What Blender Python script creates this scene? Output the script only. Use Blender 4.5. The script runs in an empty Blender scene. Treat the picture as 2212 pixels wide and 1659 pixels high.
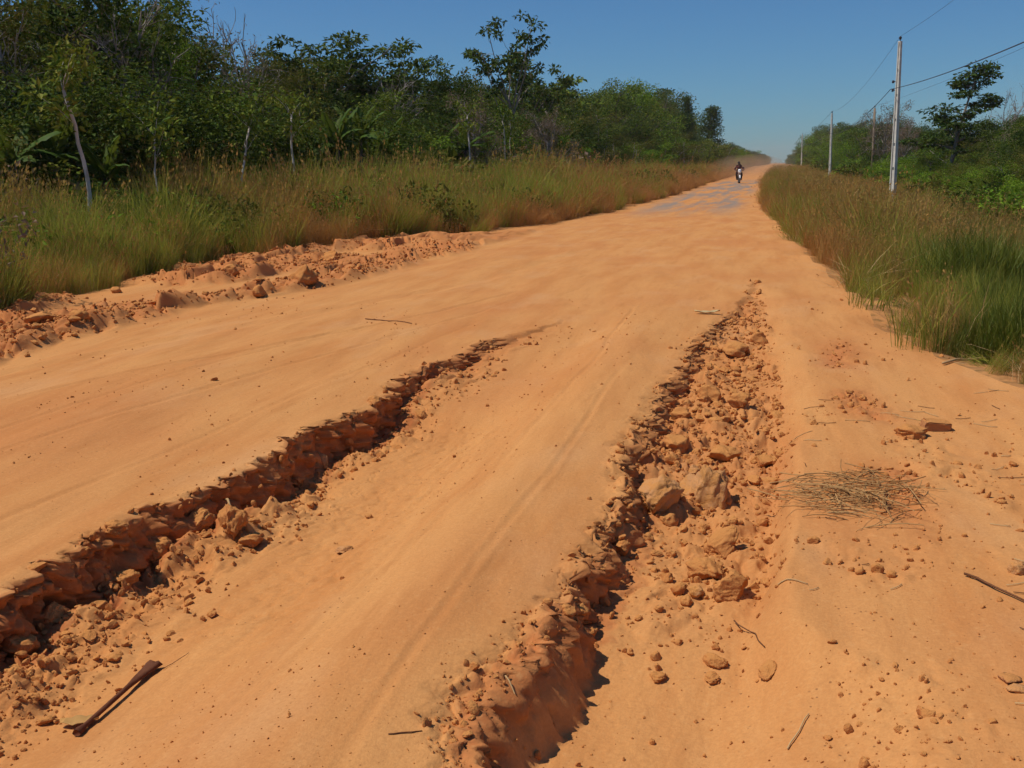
import bpy, bmesh, math, random
import numpy as np
from mathutils import Vector, Matrix, Euler

RNG = np.random.default_rng(7)
random.seed(7)
sc = bpy.context.scene
COL = sc.collection

# ------------------------------------------------------------------ camera
F, ROLL, PITCH, YAW, EYE = 2200.0, math.radians(-1.5), math.radians(11.87), math.radians(14.5), 1.65
cam = bpy.data.cameras.new('camera')
cam.sensor_fit = 'HORIZONTAL'; cam.sensor_width = 36.0; cam.lens = 36.0 * F / 2212.0
cam.clip_start = 0.05; cam.clip_end = 9000.0
camo = bpy.data.objects.new('camera', cam); COL.objects.link(camo)
CAMR = Matrix.Rotation(YAW, 3, 'Z') @ Matrix.Rotation(math.pi / 2 - PITCH, 3, 'X') @ Matrix.Rotation(ROLL, 3, 'Z')
camo.matrix_world = Matrix.Translation((0, 0, EYE)) @ CAMR.to_4x4()
sc.camera = camo

# ------------------------------------------------------------------ sky and sun
SUN_EL = math.radians(60)
SUN_AZ = math.radians(256)                      # clockwise from +Y: the sun stands left of the road, a little behind the camera
sun_dir = Vector((math.sin(SUN_AZ) * math.cos(SUN_EL), math.cos(SUN_AZ) * math.cos(SUN_EL), math.sin(SUN_EL)))
w = bpy.data.worlds.new('World'); sc.world = w; w.use_nodes = True
nt = w.node_tree; nt.nodes.clear()
wo = nt.nodes.new('ShaderNodeOutputWorld'); bg = nt.nodes.new('ShaderNodeBackground')
sky = nt.nodes.new('ShaderNodeTexSky'); sky.sky_type = 'NISHITA'; sky.sun_disc = False
sky.sun_elevation = SUN_EL; sky.sun_rotation = SUN_AZ
sky.air_density = 1.0; sky.dust_density = 0.25; sky.ozone_density = 3.0; sky.altitude = 100
bg.inputs['Strength'].default_value = 0.07
tint = nt.nodes.new('ShaderNodeMix'); tint.data_type = 'RGBA'; tint.blend_type = 'MULTIPLY'; tint.inputs[0].default_value = 1.0; tint.inputs[7].default_value = (.41, .715, 1.01, 1)
nt.links.new(sky.outputs[0], tint.inputs[6]); nt.links.new(tint.outputs[2], bg.inputs[0]); nt.links.new(bg.outputs[0], wo.inputs[0])
sun = bpy.data.lights.new('sun', 'SUN'); sun.energy = 3.5; sun.angle = math.radians(0.55); sun.color = (1.0, 0.93, 0.82)
suno = bpy.data.objects.new('sun', sun); COL.objects.link(suno)
suno.rotation_euler = sun_dir.to_track_quat('Z', 'Y').to_euler(); suno.location = (-30, 10, 40)
sc.view_settings.view_transform = 'Standard'; sc.view_settings.look = 'None'
sc.view_settings.exposure = 0.1; sc.view_settings.gamma = 1.0; sc.view_settings.use_curve_mapping = False
sc.render.engine = 'CYCLES'
sc.cycles.use_denoising = True; sc.cycles.max_bounces = 5; sc.cycles.diffuse_bounces = 2
sc.cycles.transmission_bounces = 4; sc.cycles.volume_bounces = 1; sc.cycles.use_adaptive_sampling = True
sc.cycles.adaptive_threshold = 0.03; sc.cycles.volume_step_rate = 4.0

# ------------------------------------------------------------------ projection helpers (photograph measured on a 2212 x 1659 sheet)
def ray(u, v):
    return CAMR @ Vector(((u - 1106) / F, -(v - 829.5) / F, -1.0))
def G(u, v, z=0.0):
    d = ray(u, v); t = (z - EYE) / d.z
    return d.x * t, d.y * t
def at_x(u, X, v=360):                          # ground point seen in column u at the distance X to the side of the road axis
    d = ray(u, v); t = X / d.x
    return X, d.y * t
def top_z(u, v, x, y):                          # height that a thing standing at x,y must have to end on row v
    d = ray(u, v)
    return EYE + d.z / math.hypot(d.x, d.y) * math.hypot(x, y)

# ------------------------------------------------------------------ noise
def _h(ix, iy, s):
    a = (ix.astype(np.int64) * 374761393 + iy.astype(np.int64) * 668265263 + s * 2147483647 + s * 977) & 0xffffffff
    a = ((a ^ (a >> 13)) * 1274126177) & 0xffffffff
    a = ((a ^ (a >> 16)) * 2246822519) & 0xffffffff
    return ((a ^ (a >> 15)) & 0xffffff) / float(0xffffff)
def vn(x, y, s=0):
    x = np.asarray(x, float); y = np.asarray(y, float)
    ix = np.floor(x); iy = np.floor(y); fx = x - ix; fy = y - iy
    fx = fx * fx * fx * (fx * (fx * 6 - 15) + 10); fy = fy * fy * fy * (fy * (fy * 6 - 15) + 10)
    ix = ix.astype(np.int64); iy = iy.astype(np.int64)
    a = _h(ix, iy, s); b = _h(ix + 1, iy, s); c = _h(ix, iy + 1, s); d = _h(ix + 1, iy + 1, s)
    return (a + (b - a) * fx) * (1 - fy) + (c + (d - c) * fx) * fy
def fbm(x, y, o=4, s=0, g=0.5):
    t = 0.0; a = 1.0; n = 0.0
    for i in range(o):
        t = t + a * (vn(x, y, s + i * 17) * 2 - 1); n += a
        x = x * 2.03 + 11.3; y = y * 2.03 - 7.1; a *= g
    return t / n
def worley(x, y, s=0):
    ix = np.floor(x).astype(np.int64); iy = np.floor(y).astype(np.int64)
    f1 = np.full(x.shape, 9.0); f2 = np.full(x.shape, 9.0); cid = np.zeros(x.shape); til = np.zeros(x.shape)
    for dx in (-1, 0, 1):
        for dy in (-1, 0, 1):
            jx = ix + dx; jy = iy + dy
            ox = jx + _h(jx, jy, s) - x; oy = jy + _h(jx, jy, s + 5) - y
            r = np.hypot(ox, oy)
            near = r < f1; h = _h(jx, jy, s + 9)
            f2 = np.where(near, f1, np.minimum(f2, r)); cid = np.where(near, h, cid); f1 = np.where(near, r, f1)
            til = np.where(near, ox * np.cos(h * 40) + oy * np.sin(h * 40), til)
    return f1, f2, cid, til
def sm(a, b, x):
    t = np.clip((x - a) / (b - a), 0, 1); return t * t * (3 - 2 * t)
def bump_(x, c, wd):
    return np.exp(-((x - c) / wd) ** 2)

# ------------------------------------------------------------------ lines on the ground, as x(y), measured from the photograph
def line(pts):
    p = sorted((b, a) for a, b in pts); Y = np.array([q[0] for q in p]); X = np.array([q[1] for q in p])
    return lambda y: np.interp(y, Y, X)
_gl = line([(-8.6, 4), (-9.0, 8.5), (-9.3, 10.5), (-10.1, 12.8), (-10.4, 16.2), (-10.3, 20), (-9.5, 24), (-7.3, 26.5), (-6.6, 31), (-5.9, 40), (-5.6, 60), (-5.8, 90), (-5.8, 400)])
_gr = line([(2.7, 0), (2.4, 4), (1.95, 6.8), (1.65, 8.2), (1.38, 9.4), (1.1, 11.3), (0.86, 15.4), (0.3, 24.4), (-0.5, 40), (-0.75, 58), (-0.9, 90), (-0.9, 400)])
_lip1 = line([(-3.0, 0), (-3.02, 3.2), (-3.04, 3.7), (-3.1, 4.27), (-2.97, 4.5), (-2.88, 5.1), (-2.97, 6.1), (-2.87, 6.4), (-2.86, 7.1), (-2.9, 8.2), (-2.62, 10), (-2.3, 10.8), (-2.3, 30)])
_lip2 = line([(-0.85, 0), (-0.85, 2.5), (-0.92, 2.9), (-0.87, 3.2), (-0.78, 3.7), (-0.76, 4.7), (-0.80, 5.6), (-0.82, 6.4), (-0.79, 7.6), (-0.7, 9.7), (-0.52, 11.2), (-0.31, 14.2), (-0.31, 30)])
_red = line([(0.15, 0), (0.0, 2.8), (-0.05, 3.4), (-0.02, 3.9), (0.03, 4.6), (0.06, 5.7), (0.09, 6.8), (-0.02, 9.7), (-0.2, 14.2), (-0.2, 30)])
_rub = line([(-6.9, 4), (-7.08, 8), (-7.1, 9.7), (-7.2, 12), (-6.5, 13.5), (-6.25, 16), (-6.4, 19), (-6.2, 26), (-5.9, 40)])
def gl(y): return _gl(y) + 0.35 * fbm(y * 0.5, y * 0 + 3, 3, 2) + 0.15 * fbm(y * 2.2, y * 0 + 9, 2, 4)
def gr(y): return _gr(y) + 0.14 * fbm(y * 0.8, y * 0 + 1, 3, 12)
def lip1(y): return .035 * fbm(y * 19, y * 0 + 2, 2, 23) + _lip1(y) + 0.07 * fbm(y * 2.1, y * 0 + 5, 2, 21) + 0.055 * fbm(y * 6.5, y * 0 + 2, 3, 22)
def lip2(y): return .03 * fbm(y * 19, y * 0 + 2, 2, 33) + _lip2(y) + 0.05 * fbm(y * 1.9, y * 0 + 5, 2, 31) + 0.05 * fbm(y * 6, y * 0 + 2, 3, 32)
def red(y): return _red(y) + 0.05 * fbm(y * 2.3, y * 0 + 5, 3, 41)
def rub(y): return _rub(y) + 0.25 * fbm(y * 0.9, y * 0 + 5, 3, 51)
_YT = np.concatenate([np.linspace(-5, 40, 9000), np.geomspace(40.1, 5000, 1500)])
def tabled(f):
    T = f(_YT); return lambda y: np.interp(y, _YT, T)
gl, gr, lip1, lip2, red, rub = [tabled(f) for f in (gl, gr, lip1, lip2, red, rub)]
D1 = lambda y: np.interp(y, [0, 3, 5.5, 7, 7.4, 8.5, 10, 11.3], [.25, .25, .27, .24, .15, .11, .05, 0.0])
D2 = lambda y: np.interp(y, [0, 2.3, 2.6, 3.4, 3.8, 5, 7, 10, 14, 15], [.1, .16, .24, .25, .17, .15, .12, .08, .03, 0])
W1 = tabled(lambda y: 0.045 + 0.06 * vn(y * 2.5, y * 0, 61))
W2 = tabled(lambda y: np.interp(y, [3.2, 3.7], [.12, 0]) + 0.07 + 0.09 * vn(y * 3.1, y * 0, 62))
FOOTW = tabled(lambda y: vn(y * 1.1, y * 0, 71)); RISE = tabled(lambda y: fbm(y * .9, y * 0, 2, 66)); MOUND = tabled(lambda y: vn(y * 1.5, y * 0, 64)); WOB = tabled(lambda y: fbm(y * .8, y * 0, 2, 90))

def masks(x, y):
    """rough: broken earth, 0 to 1; fresh: red soil without its film of dust"""
    a1 = lip1(y); a2 = lip2(y); r2 = red(y); d1 = D1(y) / .25; d2 = np.minimum(D2(y) / .17, 1)
    lipz = .62 * bump_(x, a1 + .02, .06) * np.minimum(d1 * 1.6, 1)
    foot = sm(a1 - .02, a1 + .1, x) * (1 - sm(a1 + .22, a1 + .24 + .6 * FOOTW(y), x)) * np.minimum(d1 * 1.7, 1)
    lip2z = .75 * bump_(x, a2 + .02, .085) * np.minimum(d2 * 1.5, 1)
    inr = sm(a2 - .02, a2 + .1, x) * (1 - sm(r2 - .03, r2 + .12, x))
    floor2 = inr * np.interp(y, [2.2, 3.5, 3.9, 4.6, 5.5, 7, 12, 14.6, 15.5], [.10, .14, .35, .55, .8, 1, 1, .8, 0])
    heapw = rub(y); gg = gl(y)
    rubb = sm(gg - .6, gg + .4, x) * (1 - sm(heapw - .25, heapw + .15, x)) * (1 - sm(23, 29, y)) * sm(.40, .58, vn(x * .9, y * .45, 81) + .16)
    right = bump_(x, .62 + .1 * np.sin(y * 1.3), .17) * (sm(4.0, 4.8, y) * (1 - sm(9, 10.5, y))) * sm(.35, .7, vn(x * 2.0, y * 1.1, 83) + .1)
    rs = .36 * sm(.0, .3, x) * (1 - sm(1.3, 2.2, x)) * (1 - sm(6, 9, y)) * sm(.3, .75, vn(x * 2.3, y * 1.6, 85) * .7 + .3 * vn(x * 7, y * 6, 86))
    rough = np.clip(np.maximum.reduce([lipz, foot * .82, lip2z, floor2, rubb * .9, right * .6, rs]), 0, 1)
    fresh = np.clip(np.maximum.reduce([sm(a1 - .03, a1 + .02, x) * (1 - sm(a1 + .16, a1 + .22, x)) * np.minimum(d1 * 1.5, 1), rubb * .75, right * .8,
        sm(a2 - .02, a2 + .03, x) * (1 - sm(a2 + .16, a2 + .22, x)) * d2 * .8, floor2 * .35]), 0, 1)
    return rough, fresh, rubb

TRACKS = [([(-6.3, 5.2), (-5.6, 6.5), (-5.0, 8.0), (-4.5, 9.6), (-3.9, 11.5), (-3.2, 15)], .045, .010),
          ([(-4.7, 4.6), (-4.4, 6.2), (-4.1, 8.0), (-3.6, 10.5), (-3.0, 14)], .03, .006),
          ([(-1.62, 2.2), (-1.58, 4.0), (-1.5, 6.0), (-1.5, 9.0), (-1.6, 13)], .022, .006), ([(-1.72, 2.2), (-1.68, 4.0), (-1.6, 6.0), (-1.62, 8.0)], .018, .005),
          ([(-1.15, 2.2), (-1.18, 4.0), (-1.15, 6.0), (-1.2, 9.0)], .02, .004),
          ([(-6.8, 6.5), (-6.2, 8.5), (-5.4, 11), (-4.4, 15), (-3.6, 22)], .12, .012),
          ([(-5.2, 4.6), (-4.9, 6.5), (-4.6, 9), (-4.2, 12)], .03, .005), ([(-3.7, 3.4), (-3.6, 5.5), (-3.4, 8), (-3.1, 12)], .025, .005),
          ([(-2.05, 3.0), (-1.95, 4.4), (-1.9, 5.6), (-1.85, 7.4)], .03, .007)]

def height(x, y, dy=None):
    x = np.asarray(x, float); y = np.asarray(y, float)
    a1 = lip1(y); a2 = lip2(y); r2 = red(y); g0 = gl(y); g1 = gr(y)
    d1 = D1(y); d2 = D2(y)
    near = 1 - sm(25, 60, y)
    if dy is None: dy = np.maximum(.004, y / 250)
    road = sm(g0 - .5, g0 + .5, x) * (1 - sm(g1 - .4, g1 + .3, x))
    z = road * near * (.04 * fbm(x * .8, y * .28, 3, 101) + .010 * fbm(x * 2.4 + y * .35, y * .55, 3, 102))
    z = z + road * near * .004 * fbm(x * 9 + y * 1.5, y * 1.6, 2, 107) * (1 - sm(10, 16, y))
    # a smooth swell where the tracks cross, the camber of the road and the ground that falls away on the right
    z = z + .05 * bump_(x, -5, 1.2) * bump_(y, 8.5, 4) + .05 * bump_(x, -1.3, .38) * (1 - sm(9, 13, y))
    z = z - (1 - road) * (1 - sm(120, 260, y)) * (.12 * sm(g1 - .2, g1 + .7, x) + .85 * sm(g1 + .3, g1 + 6, x) + .2 * (1 - sm(g0 - 4, g0, x)) + .05 * fbm(x * .5, y * .5, 3, 104))
    z = z + (1 - road) * .10 * fbm(x * .9, y * .9, 4, 105) * near
    w1 = W1(y)
    prof = sm(0, 1, (x - a1) / w1)
    rise = sm(a1 + w1 + .55, -1.32 + .12 * RISE(y), x)
    z = z - d1 * prof * (1 - rise) + .006 * np.exp(-np.abs(x - a1) / .12) * (x < a1) * (d1 > .03)
    z = z + d1 * .40 * bump_(x, a1 + .20, .15) * sm(.45, .75, MOUND(y) + .25 * bump_(y, 4.5, .45) + .2 * bump_(y, 3.6, .2) - .3 * bump_(y, 5.8, .6)) * prof
    w2 = W2(y)
    prof2 = sm(0, 1, (x - a2) / w2) ** np.interp(y, [3.3, 3.8], [3.2, 1.0])
    rw = np.interp(y, [0, 3.2, 3.7, 4.2, 6, 7.5], [.9, .7, .25, .12, .16, .4]) * (.7 + .6 * vn(x * 3, y * 2.5, 67))
    rise2 = sm(0, 1, (x - r2) / rw + .25)
    z = z - d2 * prof2 * (1 - rise2)
    rough, fresh, rubb = masks(x, y)
    for (pts, wd, dp) in TRACKS:
        ln = line(pts); lo = min(p[1] for p in pts); hi = max(p[1] for p in pts)
        on = sm(lo - .3, lo + .8, y) * (1 - sm(hi - 2, hi, y))
        q = x - ln(y) - .04 * WOB(y)
        z = z - on * dp * (bump_(q, 0, wd) - .5 * bump_(np.abs(q), wd * 1.7, wd * .6)) - on * dp * .4 * bump_(q, 0, wd) * np.sin(y * 95) * (dy < .02) * (dp == .010)
    # the broken strip beside the left grass is a low bank of heaved blocks
    if np.any(rubb > .02):
        f1, f2, cid, til = worley(x / .55 + .3 * fbm(x * 2.5, y * 2.5, 2, 251), y / .75 + .3 * fbm(x * 2.5 + 9, y * 2.5, 2, 252), 253)
        z = z + rubb * (.07 + .15 * np.clip((f2 - f1) * 3.5, 0, 1) * cid * (1 + 1.1 * til) - .07 * (1 - sm(0, .16, f2 - f1)))
    # clods
    for (s, amp, sd) in ((.26, .060, 201), (.13, .046, 202), (.06, .026, 203), (.03, .013, 204)):
        k = np.clip(1.6 - 2.2 * dy / s, 0, 1)
        if np.max(k) <= 0: continue
        wx = x + .35 * s * fbm(x / s * .8, y / s * .8, 2, sd + 30); wy = y + .35 * s * fbm(x / s * .8 + 40, y / s * .8, 2, sd + 31)
        f1, f2, cid, til = worley(wx / s, wy / s, sd)
        big = np.where(cid > .35, (cid - .35) / .65, 0)
        lump = np.clip((f2 - f1) * 3.0, 0, 1) ** .7 * big * (.75 + .9 * til) * 1.25 - .3
        z = z + k * amp * lump * np.clip(rough * 1.25 - .12, 0, 1)
    z = z + rough * .012 * fbm(x * 40, y * 40, 2, 220) * (dy < .03)
    # dried cracks on the floor of the long rut
    ck = sm(a1 + .3, a1 + .55, x) * (1 - sm(-1.9, -1.6, x)) * (d1 > .1) * sm(3.1, 3.6, y) * (1 - sm(6.8, 7.5, y)) * sm(.38, .55, vn(x * 1.5, y * 1.5, 231) + .1)
    f1, f2, cid, til = worley(x * 9 + .4 * fbm(x * 14, y * 14, 2, 233), y * 9 + .4 * fbm(x * 14, y * 14, 2, 234), 232)
    z = z + ck * (.010 * (cid - .5) - .016 * (1 - sm(0, .12, f2 - f1))) * (dy < .03)
    return z

# ------------------------------------------------------------------ mesh helpers
def link(o, parent=None):
    COL.objects.link(o)
    if parent is not None: o.parent = parent
    return o
def mesh_np(name, V, Q, mat=None, smooth=True, tris=None):
    me = bpy.data.meshes.new(name)
    V = np.asarray(V, np.float32).reshape(-1, 3)
    Q = np.asarray(Q, np.int32).reshape(-1, 4)
    T = np.zeros((0, 3), np.int32) if tris is None else np.asarray(tris, np.int32).reshape(-1, 3)
    me.vertices.add(len(V)); me.vertices.foreach_set('co', V.ravel())
    me.loops.add(len(Q) * 4 + len(T) * 3)
    me.loops.foreach_set('vertex_index', np.concatenate([Q.ravel(), T.ravel()]))
    me.polygons.add(len(Q) + len(T))
    st = np.concatenate([np.arange(len(Q)) * 4, len(Q) * 4 + np.arange(len(T)) * 3]).astype(np.int32)
    me.polygons.foreach_set('loop_start', st)
    me.update(calc_edges=True)
    me.polygons.foreach_set('use_smooth', np.full(len(Q) + len(T), smooth))
    if mat: me.materials.append(mat)
    me.update()
    return me
def obj(name, me, parent=None):
    return link(bpy.data.objects.new(name, me), parent)
def tag(o, label=None, cat=None, group=None, kind=None):
    if label: o['label'] = label
    if cat: o['category'] = cat
    if group: o['group'] = group
    if kind: o['kind'] = kind
    return o
def empty(name, loc=(0, 0, 0), rz=0.0, s=1.0):
    o = bpy.data.objects.new(name, None); link(o); o.location = loc; o.rotation_euler = (0, 0, rz); o.scale = (s, s, s)
    return o
class MB:
    """collects boxes, tubes, lathes into one mesh"""
    def __init__(self): self.V = []; self.Q = []; self.T = []; self.n = 0
    def add(self, V, Q=(), T=()):
        V = np.asarray(V, float).reshape(-1, 3)
        if len(Q): self.Q.append(np.asarray(Q, int).reshape(-1, 4) + self.n)
        if len(T): self.T.append(np.asarray(T, int).reshape(-1, 3) + self.n)
        self.V.append(V); self.n += len(V)
    def box(self, c, s, taper=1.0, rot=None):
        x, y, z = [k / 2 for k in s]; t = taper
        V = np.array([(-x, -y, -z), (x, -y, -z), (x, y, -z), (-x, y, -z), (-x * t, -y * t, z), (x * t, -y * t, z), (x * t, y * t, z), (-x * t, y * t, z)])
        if rot is not None: V = V @ np.array(Euler(rot).to_matrix()).T
        self.add(V + np.array(c), [(0, 3, 2, 1), (4, 5, 6, 7), (0, 1, 5, 4), (1, 2, 6, 5), (2, 3, 7, 6), (3, 0, 4, 7)])
    def tube(self, P, R, sides=6, cap=True):
        P = np.asarray(P, float); n = len(P); R = np.broadcast_to(np.asarray(R, float), (n,))
        T = np.gradient(P, axis=0); T /= np.linalg.norm(T, axis=1, keepdims=True) + 1e-12
        up = np.where(np.abs(T[:, 2:3]) > .9, np.array([[1., 0, 0]]), np.array([[0, 0, 1.]]))
        A = np.cross(T, up); A /= np.linalg.norm(A, axis=1, keepdims=True) + 1e-12
        for i in range(1, n):
            a = A[i - 1] - T[i] * np.dot(A[i - 1], T[i]); l = np.linalg.norm(a)
            if l > 1e-6: A[i] = a / l
        B = np.cross(T, A); an = np.linspace(0, 2 * math.pi, sides, endpoint=False)
        V = P[:, None] + R[:, None, None] * (A[:, None] * np.cos(an)[None, :, None] + B[:, None] * np.sin(an)[None, :, None])
        i = np.arange(n - 1)[:, None] * sides; j = np.arange(sides)[None]; k = (j + 1) % sides
        Q = np.stack([i + j, i + k, i + sides + k, i + sides + j], -1).reshape(-1, 4)
        T_ = []
        if cap: T_ = [(0, a + 1, a) for a in range(1, sides - 1)] + [((n - 1) * sides, (n - 1) * sides + a, (n - 1) * sides + a + 1) for a in range(1, sides - 1)]
        self.add(V.reshape(-1, 3), Q, [(a, c, b) if False else (a, b, c) for a, b, c in T_])
    def lathe(self, prof, axis='z', c=(0, 0, 0), sides=16):
        an = np.linspace(0, 2 * math.pi, sides, endpoint=False); V = []
        for r, h in prof:
            for a in an:
                p = (r * math.cos(a), r * math.sin(a), h)
                if axis == 'x': p = (p[2], p[0], p[1])
                if axis == 'y': p = (p[0], p[2], p[1])
                V.append((p[0] + c[0], p[1] + c[1], p[2] + c[2]))
        Q = []
        for i in range(len(prof) - 1):
            for j in range(sides):
                k = (j + 1) % sides; Q.append((i * sides + j, i * sides + k, (i + 1) * sides + k, (i + 1) * sides + j))
        self.add(V, Q)
    def mesh(self, name, mat=None, smooth=True):
        return mesh_np(name, np.concatenate(self.V), np.concatenate(self.Q) if self.Q else np.zeros((0, 4)), mat, smooth, np.concatenate(self.T) if self.T else None)
    def build(self, name, mat=None, parent=None, smooth=True):
        return obj(name, self.mesh(name, mat, smooth), parent)

# ------------------------------------------------------------------ materials
class NT:
    def __init__(self, name):
        self.m = bpy.data.materials.new(name); self.m.use_nodes = True; self.t = self.m.node_tree; self.t.nodes.clear()
        self.out = self.n('ShaderNodeOutputMaterial'); self.i = 0
    def n(self, k, **kw):
        a = self.t.nodes.new(k)
        for x, v in kw.items():
            if x.startswith('_'): a.inputs[x[1:].replace('_', ' ')].default_value = v
            else: setattr(a, x, v)
        return a
    def l(self, a, b): self.t.links.new(a, b)
    def mix(self, f, a, b, mode='MIX'):
        m = self.n('ShaderNodeMix', data_type='RGBA', blend_type=mode)
        for s, v in ((m.inputs[0], f), (m.inputs[6], a), (m.inputs[7], b)):
            if hasattr(v, 'links') or hasattr(v, 'is_linked'): self.l(v, s)
            else: s.default_value = v if not isinstance(v, tuple) else (v + (1,) if len(v) == 3 else v)
        return m.outputs[2]
    def math(self, op, a, b=None, clamp=False):
        m = self.n('ShaderNodeMath', operation=op, use_clamp=clamp)
        for s, v in ((m.inputs[0], a), (m.inputs[1], b)):
            if v is None: continue
            if hasattr(v, 'is_linked'): self.l(v, s)
            else: s.default_value = v
        return m.outputs[0]
    def noise(self, vec, scale, detail=4, rough=.55):
        a = self.n('ShaderNodeTexNoise'); a.inputs['Scale'].default_value = scale; a.inputs['Detail'].default_value = detail; a.inputs['Roughness'].default_value = rough
        if vec is not None: self.l(vec, a.inputs['Vector'])
        return a.outputs[0]
    def mr(self, v, a, b, c=0.0, d=1.0):
        m = self.n('ShaderNodeMapRange'); self.l(v, m.inputs[0])
        for i, k in enumerate((a, b, c, d)): m.inputs[i + 1].default_value = k
        return m.outputs[0]
    def mapped(self, vec, s):
        m = self.n('ShaderNodeMapping'); self.l(vec, m.inputs[0]); m.inputs['Scale'].default_value = s; return m.outputs[0]
    def bump(self, h, strength=.5, dist=.01, prev=None):
        b = self.n('ShaderNodeBump'); b.inputs['Strength'].default_value = strength; b.inputs['Distance'].default_value = dist; self.l(h, b.inputs['Height'])
        if prev is not None: self.l(prev, b.inputs['Normal'])
        return b.outputs[0]
    def principled(self, col, rough=.9, spec=.1, normal=None):
        p = self.n('ShaderNodeBsdfPrincipled')
        for s, v in ((p.inputs['Base Color'], col), (p.inputs['Roughness'], rough)):
            if hasattr(v, 'is_linked'): self.l(v, s)
            else: s.default_value = v + (1,) if isinstance(v, tuple) else v
        p.inputs['Specular IOR Level'].default_value = spec
        if normal is not None: self.l(normal, p.inputs['Normal'])
        return p
    def done(self, sh): self.l(sh, self.out.inputs['Surface']); return self.m

DUST, DUST2, RED, PALE = (.63, .295, .100), (.56, .235, .074), (.46, .15, .05), (.63, .335, .145)
def earth_material(name, road=True):
    k = NT(name); geo = k.n('ShaderNodeNewGeometry'); P = geo.outputs['Position']
    streak = k.noise(k.mapped(P, (2.6, .42, 1)), 1.0, 5, .6)
    big = k.noise(k.mapped(P, (.5, .3, 1)), 1.0, 3)
    c = k.mix(k.mr(streak, .42, .66), DUST, DUST2)
    c = k.mix(k.math('MULTIPLY', k.mr(big, .48, .66), .6), c, (.53, .20, .066))
    pale = k.noise(k.mapped(P, (1.1, .5, 1)), 1.3, 4)
    c = k.mix(k.math('MULTIPLY', k.mr(pale, .54, .72), .5), c, PALE)
    fr = k.n('ShaderNodeAttribute', attribute_name='fresh').outputs['Fac']
    frn = k.math('MULTIPLY', fr, k.mr(k.noise(P, 7, 4), .25, .6, .35, 1.0))
    c = k.mix(frn, c, RED)
    fine = k.noise(P, 70, 2, .75)
    c = k.mix(k.mr(fine, .38, .66, 0, .26), c, (.36, .145, .05))
    lightn = k.noise(P, 34, 2, .7)
    c = k.mix(k.mr(lightn, .55, .75, 0, .30), c, (.68, .36, .14))
    scuff = k.noise(k.mapped(P, (7.5, 1.1, 1)), 1.0, 4, .7)
    c = k.mix(k.mr(scuff, .54, .70, 0, .42), c, (.45, .18, .055))
    grav = k.n('ShaderNodeTexVoronoi'); grav.inputs['Scale'].default_value = 26; k.l(P, grav.inputs['Vector'])
    c = k.mix(k.math('MULTIPLY', k.mr(grav.outputs['Distance'], .16, .08), k.mr(k.noise(P, 3.1, 2), .5, .62, 0, .8)), c, (.20, .085, .035))
    if road:
        # worn grey tar that still shows through the dust further on
        sep = k.n('ShaderNodeSeparateXYZ'); k.l(P, sep.inputs[0])
        ym = k.math('MULTIPLY', k.mr(sep.outputs[1], 33, 44), k.mr(sep.outputs[1], 118, 96))
        xm = k.math('MULTIPLY', k.mr(sep.outputs[0], -5.6, -4.6), k.mr(sep.outputs[0], -.9, -1.7))
        nn = k.mr(k.noise(k.mapped(P, (.95, .085, 1)), 1.0, 5, .65), .42, .56)
        tar = k.math('MULTIPLY', k.math('MULTIPLY', ym, xm), nn)
        tarc = k.mix(k.noise(P, 3, 4), (.30, .24, .19), (.21, .175, .15))
        c = k.mix(k.math('MULTIPLY', tar, .92), c, tarc)
    else:
        lit = k.noise(P, 2.2, 5, .65)
        c = k.mix(k.mr(lit, .35, .62, 0, .8), c, (.30, .15, .06))
        c = k.mix(k.mr(k.noise(P, 9, 4), .5, .7, 0, .7), c, (.13, .09, .03))
    hh = k.math('ADD', k.math('MULTIPLY', k.noise(P, 110, 3, .75), .5), k.noise(k.mapped(P, (26, 14, 26)), 1, 3, .65))
    return k.done(k.principled(c, .95, .05, k.bump(hh, .4, .010)).outputs[0])
M_ROAD = earth_material('earth_road'); M_GROUND = earth_material('earth_verge', False)

def clod_material(name, a, b, pale=0.0):
    k = NT(name); tc = k.n('ShaderNodeTexCoord'); geo = k.n('ShaderNodeNewGeometry'); P = geo.outputs['Position']
    oi = k.n('ShaderNodeObjectInfo')
    c = k.mix(k.mr(k.noise(P, 9, 4), .35, .65), a, b)
    c = k.mix(k.math('MULTIPLY', oi.outputs['Random'], .5), c, DUST)
    # dust lies on what faces upwards
    sep = k.n('ShaderNodeSeparateXYZ'); k.l(geo.outputs['Normal'], sep.inputs[0])
    c = k.mix(k.mr(sep.outputs[2], .2, .9, 0, .8), c, (.60, .262, .078))
    if pale: c = k.mix(k.math('MULTIPLY', k.mr(k.noise(P, 14, 5, .7), .42, .6), pale), c, (.55, .36, .24))
    n2 = k.bump(k.noise(P, 60, 4, .75), .8, .012)
    return k.done(k.principled(c, .95, .05, n2).outputs[0])
M_CLOD = clod_material('clod_earth', (.53, .205, .06), (.46, .16, .05))
M_CLODP = clod_material('clod_pale', (.58, .265, .08), (.57, .27, .09), .22)
M_BRICK = clod_material('brick_red', (.40, .16, .08), (.32, .13, .07))

def plain(name, col, rough=.6, spec=.3, var=.15, scale=8.0):
    k = NT(name); tc = k.n('ShaderNodeTexCoord')
    n = k.noise(tc.outputs['Object'], scale, 4)
    c = k.mix(k.mr(n, .3, .7, 0, 1), tuple(v * (1 - var) for v in col), tuple(min(1, v * (1 + var)) for v in col))
    return k.done(k.principled(c, rough, spec, k.bump(n, .2, .01)).outputs[0])

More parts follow.
